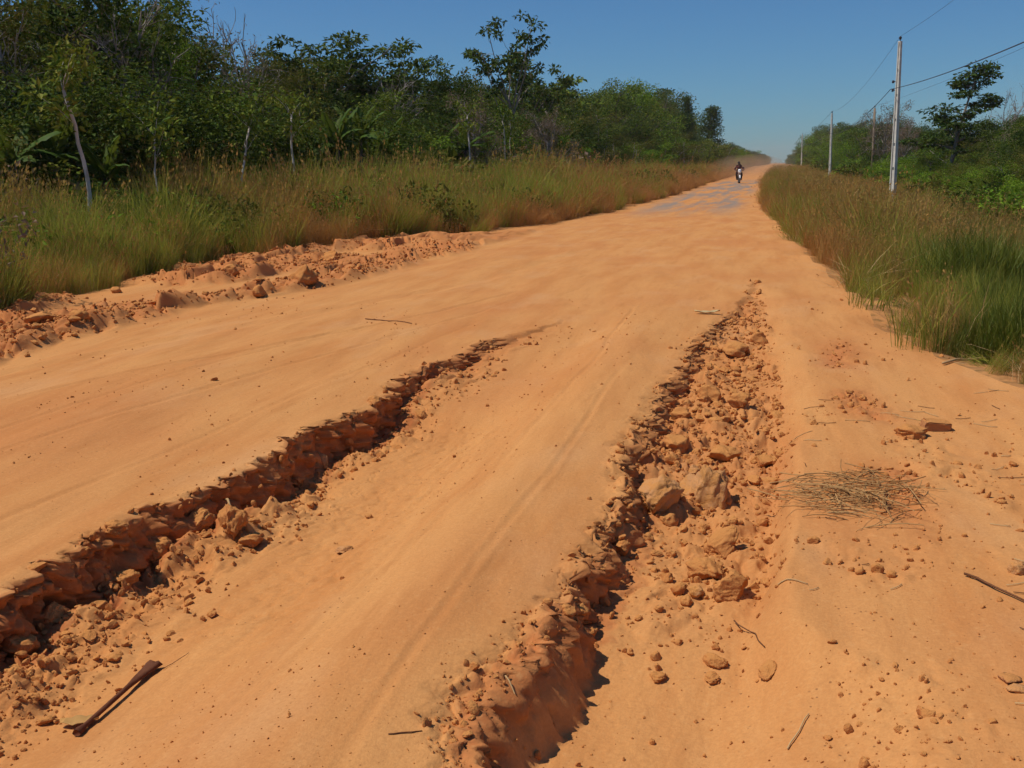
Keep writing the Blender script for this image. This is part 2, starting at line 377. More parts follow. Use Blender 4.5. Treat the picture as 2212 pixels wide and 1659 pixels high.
def leaf_material(name, cols, trans=.24, rough=.65, spec=.06, objvar=.6):
    """cols: three tones picked leaf by leaf; each tree leans to its own tone"""
    k = NT(name); geo = k.n('ShaderNodeNewGeometry'); oi = k.n('ShaderNodeObjectInfo')
    r = k.math('ADD', k.math('MULTIPLY', geo.outputs['Random Per Island'], 1 - objvar * .5), k.math('MULTIPLY', oi.outputs['Random'], objvar * .5))
    ramp = k.n('ShaderNodeValToRGB'); k.l(r, ramp.inputs[0]); e = ramp.color_ramp.elements
    e[0].position = 0.1; e[0].color = cols[0] + (1,); e[1].position = .9; e[1].color = cols[-1] + (1,)
    for i, c in enumerate(cols[1:-1]):
        x = e.new(.1 + .8 * (i + 1) / (len(cols) - 1)); x.color = c + (1,)
    p = k.principled(ramp.outputs[0], rough, spec)
    t = k.n('ShaderNodeBsdfTranslucent'); k.l(k.mix(.5, ramp.outputs[0], (.12, .13, .01)), t.inputs[0])
    m = k.n('ShaderNodeMixShader'); m.inputs[0].default_value = trans; k.l(p.outputs[0], m.inputs[1]); k.l(t.outputs[0], m.inputs[2])
    return k.done(m.outputs[0])
M_LEAF = leaf_material('leaf_green', [(0.039, 0.079, 0.010), (0.105, 0.175, 0.021), (0.197, 0.248, 0.031), (0.271, 0.258, 0.048)])
M_LEAFB = leaf_material('leaf_bright', [(0.061, 0.129, 0.010), (0.152, 0.271, 0.020), (0.304, 0.407, 0.039)])
M_LEAFD = leaf_material('leaf_dark', [(0.022, 0.047, 0.009), (0.060, 0.107, 0.018), (0.146, 0.188, 0.030)])
M_LEAFO = leaf_material('leaf_olive', [(0.072, 0.096, 0.016), (0.133, 0.144, 0.024), (0.175, 0.132, 0.031), (0.092, 0.132, 0.019)])
M_LEAFV = leaf_material('leaf_dry', [(.210, .143, .098), (.285, .195, .135), (.150, .128, .075)])
M_BANANA = leaf_material('leaf_banana', [(.057, .127, .016), (.081, .149, .021), (.103, .149, .023)], .4, .6, .12)
M_BANDRY = leaf_material('leaf_banana_dry', [(.28, .15, .07), (.34, .20, .10)], .2)
M_GRASSG = leaf_material('grass_green', [(0.223, 0.278, 0.040), (0.333, 0.356, 0.060), (0.535, 0.424, 0.090), (0.267, 0.333, 0.044)], .5, .7, .05)
M_GRASSB = leaf_material('grass_brown', [(0.473, 0.255, 0.082), (0.600, 0.309, 0.091), (0.546, 0.346, 0.109), (0.382, 0.218, 0.073)], .45, .8, .05)
M_GRASSR = leaf_material('grass_dusty', [(0.600, 0.259, 0.086), (0.518, 0.216, 0.072), (0.600, 0.346, 0.122)], .4, .8, .05)
M_GRASSL = leaf_material('grass_fresh', [(0.098, 0.136, 0.014), (0.137, 0.170, 0.020), (0.215, 0.187, 0.030)], .35, .55, .2)
M_STRAWH = leaf_material('straw_brown', [(.44, .23, .085), (.55, .32, .13), (.32, .15, .055)], .05, .8, .05)
M_STRAW = leaf_material('straw_dry', [(.50, .29, .12), (.60, .40, .19), (.36, .19, .08)], .1, .75, .1)
def bark(name, a, b):
    k = NT(name); tc = k.n('ShaderNodeTexCoord'); n = k.noise(k.mapped(tc.outputs['Object'], (9, 9, 1.6)), 1, 5, .65)
    return k.done(k.principled(k.mix(k.mr(n, .35, .65), a, b), .9, .08, k.bump(n, .5, .02)).outputs[0])
M_BARK = bark('bark_brown', (.10, .075, .055), (.17, .14, .11)); M_BARKP = bark('bark_pale', (.68, .62, .55), (.42, .37, .32)); M_BARKG = bark('bark_grey', (.22, .19, .16), (.33, .29, .25)); M_BARKM = bark('bark_middle', (.42, .37, .32), (.28, .24, .2))

# ------------------------------------------------------------------ the ground: one grid whose columns follow the ruts and the grass edges
def build_ground():
    r = [-400, -150, -60, -25, -10, -4, -1.5, 0, .7]
    def span(a, b, ratio):
        n = int(math.ceil(math.log(b / a) / math.log(ratio))); return list(a * (b / a) ** (np.arange(n) / n))
    r += span(1.2, 13, 1 + 1 / 240) + span(13, 30, 1.0075) + span(30, 110, 1.025) + span(110, 4000, 1.12) + [4000]
    Y = np.array(r); dy = np.gradient(Y)
    Yc = np.clip(Y, 0, 1000)
    g0, g1 = gl(Yc), gr(Yc); a1, a2, r2 = lip1(Yc), lip2(Yc), red(Yc); w1, w2 = W1(Yc), W2(Yc)
    far = sm(13, 24, Yc)
    L = [np.full_like(Y, -2500.), g0 - 30, g0, rub(Yc), a1 - .35, a1, a1 + w1, a1 + w1 + .45, np.full_like(Y, -1.4), a2 - .12, a2, a2 + w2, r2, r2 + .5 * (g1 - r2), g1, g1 + 30, np.full_like(Y, 2500.)]
    fr = np.linspace(0, 1, 13)
    for i in range(2, 15):
        L[i] = L[i] * (1 - far) + (g0 + (g1 - g0) * fr[i - 2]) * far
    for i in range(3, 14): L[i] = np.minimum(np.maximum(L[i], L[i - 1] + .01), g1 - .002 * (15 - i))
    N = [10, 30, 90, 190, 36, 34, 56, 60, 46, 24, 30, 96, 96, 50, 30, 10]
    X = []; sect = []
    for i, n in enumerate(N):
        t = np.arange(n) / n
        if i == 0: t = 1 - (1 - t) ** 4
        if i == 1: t = 1 - (1 - t) ** 2
        if i == 14: t = t ** 2
        if i == 15: t = t ** 4
        for q in t: X.append(L[i] + (L[i + 1] - L[i]) * q); sect.append(i)
    X.append(L[-1]); sect.append(16)
    X = np.stack(X, 1); YY = np.repeat(Y[:, None], X.shape[1], 1); sect = np.array(sect)
    DY = np.maximum(np.repeat(dy[:, None], X.shape[1], 1), np.gradient(X, axis=1) * .8)
    Z = height(X, np.clip(YY, -5, 5000), DY)
    Z = np.where((YY < 0) | (np.abs(X) > 60), 0.0, Z)
    rough, fresh, rubb = masks(X, YY)
    # break the walls of the ruts so that they crumble instead of running straight
    wall = (bump_(X, L[5][:, None] + w1[:, None] * .5, .07) * (D1(Yc)[:, None] > .06) + bump_(X, L[10][:, None] + w2[:, None] * .5, .07) * (D2(Yc)[:, None] > .06)) * (YY < 13)
    q1 = worley(YY * 9 + .5 * fbm(YY * 11, Z * 11, 2, 305), Z * 10 + X * 3 + .5 * fbm(YY * 11 + 3, Z * 11, 2, 306), 303); q2 = worley(YY * 24, Z * 24 + X * 6, 304)
    blk = (q1[2] - .5) * .075 + q1[3] * .06 - .05 * (1 - sm(0, .10, q1[1] - q1[0])) + (q2[2] - .5) * .022 + q2[3] * .02 + .012 * fbm(YY * 60, Z * 60, 2, 307)
    X2 = X + wall * blk * np.interp(YY, [3.2, 3.9], [.55, 1.0]) ** (X > -1.8); Y2 = YY + wall * .03 * (fbm(YY * 15 + 5, Z * 17, 3, 302))
    V = np.stack([X2, Y2, Z], -1).reshape(-1, 3)
    global GRID; GRID = (Y, X, Z)
    R, C = X.shape
    def sheet(name, c0, c1, mat):
        cc = np.arange(c0, c1 + 1); idx = (np.arange(R)[:, None] * C + cc[None]).ravel()
        m = len(cc); i = (np.arange(R - 1)[:, None] * m + np.arange(m - 1)[None])
        Q = np.stack([i, i + 1, i + m + 1, i + m], -1).reshape(-1, 4)
        return idx, Q
    cl = int(np.argmax(sect == 2)); cr = int(np.argmax(sect == 14))
    idx, Q = sheet('dirt_road', cl, cr, M_ROAD)
    me = mesh_np('dirt_road', V[idx], Q, M_ROAD)
    at = me.attributes.new('fresh', 'FLOAT', 'POINT'); at.data.foreach_set('value', fresh.ravel()[idx].astype(np.float32))
    tag(obj('dirt_road', me), 'orange sandy dirt road with deep ruts and crumbled edges', None, None, 'structure')
    i1, q1 = sheet('g', 0, cl, M_GROUND); i2, q2 = sheet('g', cr, C - 1, M_GROUND)
    me = mesh_np('ground', np.concatenate([V[i1], V[i2]]), np.concatenate([q1, q2 + len(i1)]), M_GROUND)
    at = me.attributes.new('fresh', 'FLOAT', 'POINT'); at.data.foreach_set('value', np.concatenate([fresh.ravel()[i1], fresh.ravel()[i2]]).astype(np.float32))
    tag(obj('ground', me), 'brown littered ground under the roadside grass and forest', None, None, 'structure')
build_ground()
def hz(x, y):
    Y, X, Z = GRID; i = int(np.clip(np.searchsorted(Y, y) - 1, 0, len(Y) - 2)); t = min(1, max(0, (y - Y[i]) / (Y[i + 1] - Y[i])))
    return float(np.interp(x, X[i], Z[i]) * (1 - t) + np.interp(x, X[i + 1], Z[i + 1]) * t)

# ------------------------------------------------------------------ scattering helper for what nobody could count
def scatter(name, P, rot, scl, idx, protos, label, cat=None):
    c = bpy.data.collections.new(name + '_kinds')
    for i, m in enumerate(protos):
        o = bpy.data.objects.new('%s_kind_%03d' % (name, i), m); c.objects.link(o)
    me = bpy.data.meshes.new(name); me.vertices.add(len(P)); me.vertices.foreach_set('co', np.asarray(P, np.float32).ravel())
    for nm, ty, key, val in (('rot', 'FLOAT_VECTOR', 'vector', rot), ('scl', 'FLOAT_VECTOR', 'vector', scl), ('idx', 'INT', 'value', idx)):
        a = me.attributes.new(nm, ty, 'POINT'); a.data.foreach_set(key, np.ascontiguousarray(val, dtype=np.int32 if ty == 'INT' else np.float32).ravel())
    o = obj(name, me)
    g = bpy.data.node_groups.new(name + '_scatter', 'GeometryNodeTree')
    g.interface.new_socket('Geometry', in_out='INPUT', socket_type='NodeSocketGeometry'); g.interface.new_socket('Geometry', in_out='OUTPUT', socket_type='NodeSocketGeometry')
    N = g.nodes.new; i = N('NodeGroupInput'); ou = N('NodeGroupOutput'); ip = N('GeometryNodeInstanceOnPoints'); ci = N('GeometryNodeCollectionInfo')
    ci.inputs['Collection'].default_value = c; ci.inputs['Separate Children'].default_value = True; ci.inputs['Reset Children'].default_value = True
    def na(nm, ty):
        a = N('GeometryNodeInputNamedAttribute'); a.data_type = ty; a.inputs['Name'].default_value = nm
        return [s for s in a.outputs if s.enabled and s.name == 'Attribute'][0]
    er = N('FunctionNodeEulerToRotation'); L = g.links.new
    L(na('rot', 'FLOAT_VECTOR'), er.inputs[0]); L(i.outputs[0], ip.inputs['Points']); L(ci.outputs[0], ip.inputs['Instance'])
    ip.inputs['Pick Instance'].default_value = True; L(na('idx', 'INT'), ip.inputs['Instance Index']); L(er.outputs[0], ip.inputs['Rotation']); L(na('scl', 'FLOAT_VECTOR'), ip.inputs['Scale'])
    L(ip.outputs[0], ou.inputs[0])
    md = o.modifiers.new('scatter', 'NODES'); md.node_group = g
    return tag(o, label, cat, None, 'stuff')

# ------------------------------------------------------------------ plants: branches and leaves
def leaves_np(P, D, Nn, L, W, fold=.18):
    """one folded leaf per row: base, side, tip, side"""
    D = D / (np.linalg.norm(D, axis=1, keepdims=True) + 1e-9)
    S = np.cross(D, Nn); S /= np.linalg.norm(S, axis=1, keepdims=True) + 1e-9
    U = np.cross(S, D)
    L = L[:, None]; W = W[:, None]
    V = np.stack([P, P + D * L * .45 + S * W * .5 + U * W * fold, P + D * L - U * L * .12, P + D * L * .45 - S * W * .5 + U * W * fold], 1)
    return V.reshape(-1, 3), np.arange(len(P) * 4).reshape(-1, 4)
def cluster(rng, c, rad, n, L, up=.35, droop=.2):
    q = rng.normal(size=(n, 3)); q /= np.linalg.norm(q, axis=1, keepdims=True); r = rng.random(n) ** .45
    P = c + q * r[:, None] * rad
    D = q + rng.normal(size=(n, 3)) * .7; D[:, 2] -= droop
    Nn = rng.normal(size=(n, 3)) * .6 + np.array([0, 0, 1.0]) * up * 2 + q * .5
    ll = L * (.65 + .7 * rng.random(n))
    return leaves_np(P, D, Nn, ll, ll * (.42 + .2 * rng.random(n)))
def limb(rng, p, d, length, n=5, wob=.18, lift=.0):
    P = [np.array(p, float)]; d = np.array(d, float); d /= np.linalg.norm(d)
    for i in range(n):
        d = d + rng.normal(size=3) * wob + np.array([0, 0, lift]); d /= np.linalg.norm(d); P.append(P[-1] + d * length / n)
    return np.array(P)
def at_line(P, t):
    f = t * (len(P) - 1); i = min(int(f), len(P) - 2); return P[i] + (P[i + 1] - P[i]) * (f - i)

def tree_meshes(kind, seed, leafmat, barkmat, leaf=.2):
    """returns trunk and crown of a tree 10 m high (scaled when it is set in place)"""
    rng = np.random.default_rng(seed); tb = MB(); LV = []; LQ = []; n0 = 0
    def put(vq):
        nonlocal n0
        LV.append(vq[0]); LQ.append(vq[1] + n0); n0 += len(vq[0])
    rnd = rng.random
    if kind == 'broad':
        T = limb(rng, (0, 0, -.3), (rng.normal() * .06, rng.normal() * .06, 1), 6.8, 7, .06); tb.tube(T, np.linspace(.17, .06, 8), 6)
        for i in range(11):
            t = .22 + .78 * i / 10; p = at_line(T, t); az = i * 2.4 + rnd()
            ln = (3.2 - 1.4 * abs(t - .55)) * (.7 + .5 * rnd()); d = (math.cos(az), math.sin(az), .35 + .7 * t)
            B = limb(rng, p, d, ln, 5, .16, .03); tb.tube(B, np.linspace(.07, .02, 6), 4)
            for j in range(5):
                q = at_line(B, .3 + .7 * (j + rnd()) / 5.5); dd = rng.normal(size=3); dd[2] = abs(dd[2]) * .6
                S = limb(rng, q, dd, .9 + rnd() * .7, 3, .2); tb.tube(S, np.linspace(.022, .008, 4), 3, False)
                put(cluster(rng, S[-1], np.array([.85, .85, .5]) * (.7 + .6 * rnd()), int(120 + 60 * rnd()), leaf * .78))
        put(cluster(rng, T[-1] + np.array([0, 0, .8]), np.array([1.1, 1.1, .9]), 240, leaf * .78))
        top = 8.6
    elif kind == 'low':                                   # leafy from the ground up: the skirt of a forest edge
        for i in range(6):
            az = rnd() * 6.28; T = limb(rng, (rng.normal() * .3, rng.normal() * .3, -.2), (math.cos(az) * .35, math.sin(az) * .35, 1), 6 + 3 * rnd(), 6, .1); tb.tube(T, np.linspace(.08, .02, 7), 5)
            for j in range(14):
                q = at_line(T, .04 + .94 * (j + rnd() * .6) / 14); dd = rng.normal(size=3); dd[2] = abs(dd[2]) * .5
                S = limb(rng, q, dd, 1.1 + 1.2 * rnd(), 3, .2); tb.tube(S, np.linspace(.02, .007, 4), 3, False)
                put(cluster(rng, S[-1], np.array([.95, .95, .65]) * (.6 + .7 * rnd()), int(105 + 60 * rnd()), leaf * .82))
        top = 8.6
    elif kind == 'umbrella':                              # tall bare stem, limbs fanning up to flat pads of leaves
        T = limb(rng, (0, 0, -.3), (rng.normal() * .04, rng.normal() * .04, 1), 6.3, 7, .04); tb.tube(T, np.linspace(.13, .07, 8), 6)
        for i in range(9):
            p = at_line(T, .55 + .45 * i / 8); az = i * 2.4 + rnd(); ln = 2.4 + 1.9 * rnd(); 
            B = limb(rng, p, (math.cos(az) * .66, math.sin(az) * .66, 1.0), ln, 6, .08, .02); tb.tube(B, np.linspace(.055, .018, 7), 4)
            for j in range(4):
                q = at_line(B, .55 + .45 * (j + rnd()) / 4.4); dd = np.array([rng.normal(), rng.normal(), .3])
                S = limb(rng, q, dd, .6 + .7 * rnd(), 3, .15); tb.tube(S, np.linspace(.018, .008, 4), 3, False)
                for m_ in range(2): put(cluster(rng, at_line(S, .6 + .4 * m_) + rng.normal(size=3) * .1, np.array([.42, .42, .15]) * (.7 + .6 * rnd()), int(26 + 16 * rnd()), leaf * 1.25, .6))
        top = 9.9
    elif kind == 'fan':                                   # tallest tree: thin limbs rising side by side into an open flat top
        T = limb(rng, (0, 0, -.3), (.02, .0, 1), 5.0, 6, .04); tb.tube(T, np.linspace(.12, .085, 7), 6)
        for i in range(10):
            p = at_line(T, .72 + .28 * min(1, i / 6)); az = i * 2.4 + rnd() * .8; sp = (.18, .5, .42, .62, .3, .55, .68, .4, .85, .9)[i]
            ln = (4.7, 4.4, 4.6, 4.0, 4.9, 3.9, 3.6, 4.5, 2.4, 2.2)[i]
            B = limb(rng, p, (math.cos(az) * sp, math.sin(az) * sp, 1.0 if i < 8 else .75), ln, 7, .07, .015); tb.tube(B, np.linspace(.05, .014, 8), 4)
            for j in range(5):
                q = at_line(B, (.6 if i < 8 else .45) + .4 * (j + rnd()) / 5); dd = np.array([rng.normal(), rng.normal(), .45])
                S = limb(rng, q, dd, .45 + .6 * rnd(), 3, .15); tb.tube(S, np.linspace(.015, .007, 4), 3, False)
                put(cluster(rng, S[-1] + rng.normal(size=3) * .06, np.array([.40, .40, .15]) * (.7 + .6 * rnd()), int(30 + 16 * rnd()), leaf * 1.1, .6))
        top = 9.8
    elif kind == 'parasol':                               # dense dark flat crown
        T = limb(rng, (0, 0, -.3), (rng.normal() * .04, rng.normal() * .04, 1), 6.6, 7, .05); tb.tube(T, np.linspace(.13, .07, 8), 6)
        for i in range(12):
            p = at_line(T, .55 + .45 * i / 11); az = i * 2.4 + rnd(); ln = 2.4 + 1.6 * rnd()
            B = limb(rng, p, (math.cos(az) * .85, math.sin(az) * .85, .75), ln, 6, .1, .01); tb.tube(B, np.linspace(.05, .016, 7), 4)
            for j in range(5):
                q = at_line(B, .4 + .6 * (j + rnd()) / 5); S = limb(rng, q, np.array([rng.normal(), rng.normal(), .5]), .5 + .5 * rnd(), 3, .15); tb.tube(S, np.linspace(.015, .007, 4), 3, False)
                put(cluster(rng, S[-1], np.array([.62, .62, .24]) * (.7 + .6 * rnd()), int(62 + 30 * rnd()), leaf * 1.1, .6))
        top = 9.4
    elif kind == 'tiered':                                # flat tiers one above the other
        T = limb(rng, (0, 0, -.3), (.03, .02, 1), 9.4, 9, .05); tb.tube(T, np.linspace(.14, .03, 10), 6)
        for i, (t, ln, npd) in enumerate(((.34, 2.5, 5), (.45, 2.3, 5), (.53, 2.4, 5), (.62, 1.7, 3), (.70, 2.3, 4), (.80, 1.3, 2), (.97, 1.7, 6))):
            for j in range(npd):
                az = i * 1.3 + j * 6.28 / npd + rng.normal() * .4; p = at_line(T, t)
                p = at_line(T, min(1, t + rng.normal() * .03)); B = limb(rng, p, (math.cos(az), math.sin(az), .25 + .5 * rnd()), ln * (.35 + .8 * rnd()), 5, .16, .0); tb.tube(B, np.linspace(.045, .015, 6), 4)
                for m in range(3):
                    q = at_line(B, .5 + .5 * (m + rnd()) / 3.2)
                    put(cluster(rng, q + np.array([rng.normal() * .2, rng.normal() * .2, .1 + .15 * rng.normal()]), np.array([.5, .5, .17]) * (.6 + .8 * rnd()), int(48 + 22 * rnd()), leaf * 1.05, .6))
        top = 9.7
    elif kind in ('bare', 'twiggy'):
        T = limb(rng, (0, 0, -.3), (.05, .05, 1), 5.5, 6, .07); tb.tube(T, np.linspace(.13, .075, 7), 6)
        for i in range(12):
            p = at_line(T, .35 + .65 * i / 9); az = i * 2.4 + rnd()
            B = limb(rng, p, (math.cos(az) * .5, math.sin(az) * .5, 1), 3.2 + 1.2 * rnd(), 6, .12, .03); tb.tube(B, np.linspace(.06, .024, 7), 4, False)
            for j in range(6):
                q = at_line(B, .25 + .75 * (j + rnd()) / 6.5); dd = B[-1] - B[0]; dd = dd / np.linalg.norm(dd) + rng.normal(size=3) * .55
                S = limb(rng, q, dd, 1.0 + .7 * rnd(), 4, .14); tb.tube(S, np.linspace(.028, .013, 5), 3, False)
                for m in range(3):
                    q2 = at_line(S, .4 + .6 * rnd()); U = limb(rng, q2, dd + rng.normal(size=3) * .6, .5 + .3 * rnd(), 3, .15); tb.tube(U, np.linspace(.016, .009, 4), 3, False)
                    if kind == 'twiggy' or rnd() < .25: put(cluster(rng, U[-1], np.array([.32, .32, .45]), 24 if kind == 'twiggy' else 4, leaf * .75, .2, .8))
        top = 9.6
    elif kind == 'spire':                                 # dense dark cone of foliage
        T = limb(rng, (0, 0, -.3), (0, 0, 1), 9.6, 8, .03); tb.tube(T, np.linspace(.16, .02, 9), 6)
        for i in range(60):
            t = .14 + .86 * (i / 60) ** .9; p = at_line(T, t); az = i * 2.4; ln = (.25 + 2.3 * (1 - t) ** .75 * min(1, t * 4)) * (.6 + .5 * rnd())
            B = limb(rng, p, (math.cos(az), math.sin(az), .35), ln, 3, .1); tb.tube(B, np.linspace(.03, .01, 4), 3, False)
            put(cluster(rng, B[-1], np.array([.62, .62, .45]), 80, leaf)); put(cluster(rng, B[1], np.array([.5, .5, .4]), 30, leaf))
        top = 10.0
    elif kind == 'sapling':                               # thin pale stem with a little fork of leaves on top
        T = limb(rng, (0, 0, -.3), (.08, .02, 1), 7.4, 8, .05); tb.tube(T, np.linspace(.075, .045, 9), 6)
        for i in range(5):
            az = i * 1.4 + rnd(); B = limb(rng, T[-1] if i < 3 else at_line(T, .85), (math.cos(az) * .8, math.sin(az) * .8, .9), 1.6 + .8 * rnd(), 4, .14); tb.tube(B, np.linspace(.035, .012, 5), 4, False)
            for m in range(3): put(cluster(rng, at_line(B, .5 + .5 * rnd()), np.array([.5, .5, .35]), 34, leaf, .3))
        top = 9.4
    s = 10.0 / top
    tm = tb.mesh('trunk', barkmat); tm.transform(Matrix.Scale(s, 4))
    cm = None
    if LV:
        cm = mesh_np('crown', np.concatenate(LV) * s, np.concatenate(LQ), leafmat, False)
    return tm, cm

def shrub_mesh(seed, mat, n=26, leaf=.16, spread=.6, h=1.5):
    rng = np.random.default_rng(seed); LV = []; LQ = []; n0 = 0; tb = MB()
    for i in range(n):
        az = rng.random() * 6.28; t = rng.random()
        S = limb(rng, (0, 0, -.05), (math.cos(az) * spread, math.sin(az) * spread, .35 + t), h * (.4 + .6 * rng.random()), 4, .14)
        tb.tube(S, np.linspace(.012, .004, 5), 3, False)
        for q in (S[-1], at_line(S, .6)):
            v, f = cluster(rng, q, np.array([.3, .3, .25]) * h / 1.5, 22, leaf, .4); LV.append(v); LQ.append(f + n0); n0 += len(v)
    return tb.mesh('stems', M_BARK), mesh_np('foliage', np.concatenate(LV), np.concatenate(LQ), mat, False)

def tuft_mesh(seed, mat, n=46, h=1.1, rad=.22, w=.010, lean=.35, heads=0):
    n = int(n * 1.35); w *= .75
    rng = np.random.default_rng(seed); V = []; Q = []; m = 0
    for i in range(n):
        az = rng.random() * 6.28; r = rad * math.sqrt(rng.random()); p = np.array([math.cos(az) * r, math.sin(az) * r, -.05])
        hh = h * (.45 + .6 * rng.random()); la = rng.random() * 6.28; le = lean * (.25 + rng.random()) * hh; dirv = np.array([math.cos(la), math.sin(la), 0]); sd = np.array([-math.sin(la + rng.normal() * .6), math.cos(la), 0])
        ww = w * (.6 + .8 * rng.random()); pts = []
        for t, wk in ((0, .8), (.35, 1), (.7, .75), (1, .08)):
            c = p + np.array([0, 0, hh * (t - .12 * t * t * (le / hh) * 3)]) + dirv * le * t * t
            pts += [c - sd * ww * wk * .5, c + sd * ww * wk * .5]
        V += pts; Q += [(m, m + 1, m + 3, m + 2), (m + 2, m + 3, m + 5, m + 4), (m + 4, m + 5, m + 7, m + 6)]; m += 8
        if i < heads:
            tip = pts[-1]
            for j in range(5):
                c = tip + rng.normal(size=3) * np.array([.012, .012, .05]) - np.array([0, 0, .06]); d = rng.normal(size=3) * .006; e = np.array([0, 0, .022])
                V += [c - d, c - e, c + d, c + e]; Q += [(m, m + 1, m + 2, m + 3)]; m += 4
    return mesh_np('tuft', np.array(V), np.array(Q), mat, False)

# ------------------------------------------------------------------ the forest
TREES = {}
def kind_of_tree(key):
    if key not in TREES:
        kind, seed, lm, bm, lf = {
            'broad_a': ('broad', 11, M_LEAF, M_BARK, .22), 'broad_b': ('broad', 12, M_LEAFD, M_BARK, .24), 'broad_c': ('broad', 13, M_LEAFB, M_BARKG, .20), 'broad_d': ('broad', 14, M_LEAFO, M_BARKG, .19),
            'low_a': ('low', 21, M_LEAF, M_BARK, .22), 'low_b': ('low', 22, M_LEAFO, M_BARKG, .19), 'low_c': ('low', 23, M_LEAFB, M_BARK, .22), 'low_d': ('low', 24, M_LEAFD, M_BARK, .24),
            'umb_a': ('umbrella', 31, M_LEAFD, M_BARK, .22), 'fan': ('fan', 32, M_LEAFD, M_BARKG, .22), 'umb_c': ('umbrella', 33, M_LEAF, M_BARKG, .22), 'par_a': ('parasol', 35, M_LEAFD, M_BARK, .21), 'par_b': ('parasol', 36, M_LEAFD, M_BARKG, .21),
            'tier': ('tiered', 41, M_LEAFD, M_BARKG, .22), 'bare_a': ('bare', 51, M_LEAFV, M_BARKG, .2), 'bare_b': ('bare', 52, M_LEAFV, M_BARKM, .2), 'twig': ('twiggy', 53, M_LEAFV, M_BARKG, .2),
            'spire': ('spire', 61, M_LEAFD, M_BARK, .22), 'sap_a': ('sapling', 71, M_LEAF, M_BARKM, .2), 'sap_b': ('sapling', 72, M_LEAFO, M_BARKM, .2)}[key]
        TREES[key] = tree_meshes(kind, seed, lm, bm, lf)
    return TREES[key]
def tree(key, x, y, h, label, group=None, name='tree', rz=None, wide=1.0, lean=(0, 0)):
    tm, cm = kind_of_tree(key)
    e = empty(name, (x, y, hz(x, y) - .05), random.uniform(0, 6.28) if rz is None else rz)
    s = h / 10.0; e.scale = (s * wide, s * wide, s); e.rotation_euler.x = lean[0]; e.rotation_euler.y = lean[1]
    tag(e, label, 'tree', group)
    obj('trunk', tm, e)
    if cm: obj('crown', cm, e)
    return e
def tree_uv(key, u, X, vtop, label, group=None, **kw):
    x, y = at_x(u, X); return tree(key, x, y, max(1.5, top_z(u, vtop, x, y)), label, group, **kw)

# skyline of the two woods as rows over columns of the photograph
MASS_L = lambda u: np.interp(u, [-500, 0, 60, 150, 200, 300, 350, 410, 450, 600, 700, 880, 950, 1100, 1200, 1300, 1400, 1450, 1480, 1520, 1560, 1600, 1650, 1680],
                             [-160, -80, 40, 70, -60, -140, -80, 60, 135, 150, 140, 150, 165, 170, 185, 185, 185, 240, 300, 306, 310, 322, 335, 345])
MASS_R = lambda u: np.interp(u, [1690, 1740, 1790, 1850, 1900, 1960, 2000, 2050, 2130, 2160, 2212, 2500], [348, 312, 272, 262, 262, 265, 275, 275, 275, 255, 225, 210])
def col_of(x, y):
    c = CAMR.transposed() @ Vector((x, y, 0)); return 1106 + F * c.x / -c.z

# the trees one can tell apart
tree_uv('broad_b', 285, -19, -70, 'tall dark tree whose crown leaves the top edge of the picture above the banana plants', wide=1.1)
tree_uv('broad_a', 318, -20, -30, 'big leafy tree with its crown cut by the top edge, left of the sky gap', wide=.75)
tree_uv('broad_c', 385, -18.5, 45, 'bright green rounded tree at the end of the tall left canopy beside open sky', wide=.6)
tree_uv('broad_d', -20, -21, -20, 'dark tree at the very left edge of the picture')
tree_uv('bare_a', 30, -19, 30, 'bare forked tree near the left edge of the picture')
tree_uv('bare_a', 135, -23, 70, 'thin grey bare tree in the sky gap at the upper left')
tree_uv('bare_a', 255, -18.5, -10, 'grey dead branches spreading in front of the tall dark left crown', wide=1.2)
tree_uv('bare_a', 330, -18, 60, 'pale leafless branches fanned out above the second banana plant')
tree_uv('bare_a', 500, -21, 85, 'left one of the two feathery bare trees against the sky')
tree_uv('bare_a', 562, -21, 44, 'right and taller one of the two feathery bare trees against the sky')
tree_uv('par_a', 650, -22, 66, 'dark flat crowned tree at the left end of the group of three', wide=1.25)
tree_uv('par_b', 742, -22, 52, 'dark flat crowned tree in the middle of the group of three', wide=1.35)
tree_uv('par_a', 830, -21, 68, 'dark flat crowned tree at the right end of the group of three', wide=1.3)
tree_uv('broad_d', 690, -20, 118, 'yellowish leafy tree below the group of three dark flat crowns')
tree_uv('fan', 1088, -17, 4, 'tallest tree, slender with an open crown standing high above the left forest', wide=1.0)
tree_uv('umb_a', 1142, -19, 108, 'small dark tree close to the right of the tallest tree', wide=1.0)
tree_uv('umb_c', 1222, -18, 106, 'dark spreading tree to the right of the tallest tree, leaning right', wide=1.3, lean=(0, .12))
tree_uv('sap_b', 1012, -20, 112, 'thin scrubby tree just left of the tallest tree')
tree_uv('broad_b', 958, -19, 140, 'pointed dark tree between the flat crowned group and the tallest tree', wide=.8)
tree_uv('broad_c', 1385, -16, 168, 'rounded bright green tree on the skyline right of the tallest trees', wide=1.15)
tree_uv('broad_a', 1320, -16, 182, 'rounded green tree left of the bright round one on the skyline', wide=1.15)
tree_uv('broad_b', 1425, -15, 212, 'dark round tree just before the pointed tree', wide=.85)
tree_uv('spire', 1489, -12.2, 194, 'dark pointed tree standing alone on the skyline near the far road', wide=.6)
tree_uv('spire', 1520, -11.8, 218, 'dark rounded cone shaped tree close to the right of the pointed one', wide=1.25)
tree_uv('twig', 1175, -14, 235, 'grey dry thicket tree in front of the left forest below the spreading tree', wide=1.3)
tree_uv('twig', 1015, -15, 205, 'grey twiggy tree in the left forest below the thin scrubby tree', wide=1.1)
tree_uv('bare_b', 860, -18.5, 140, 'pale dead tree with bare limbs below the right end of the flat crowns')
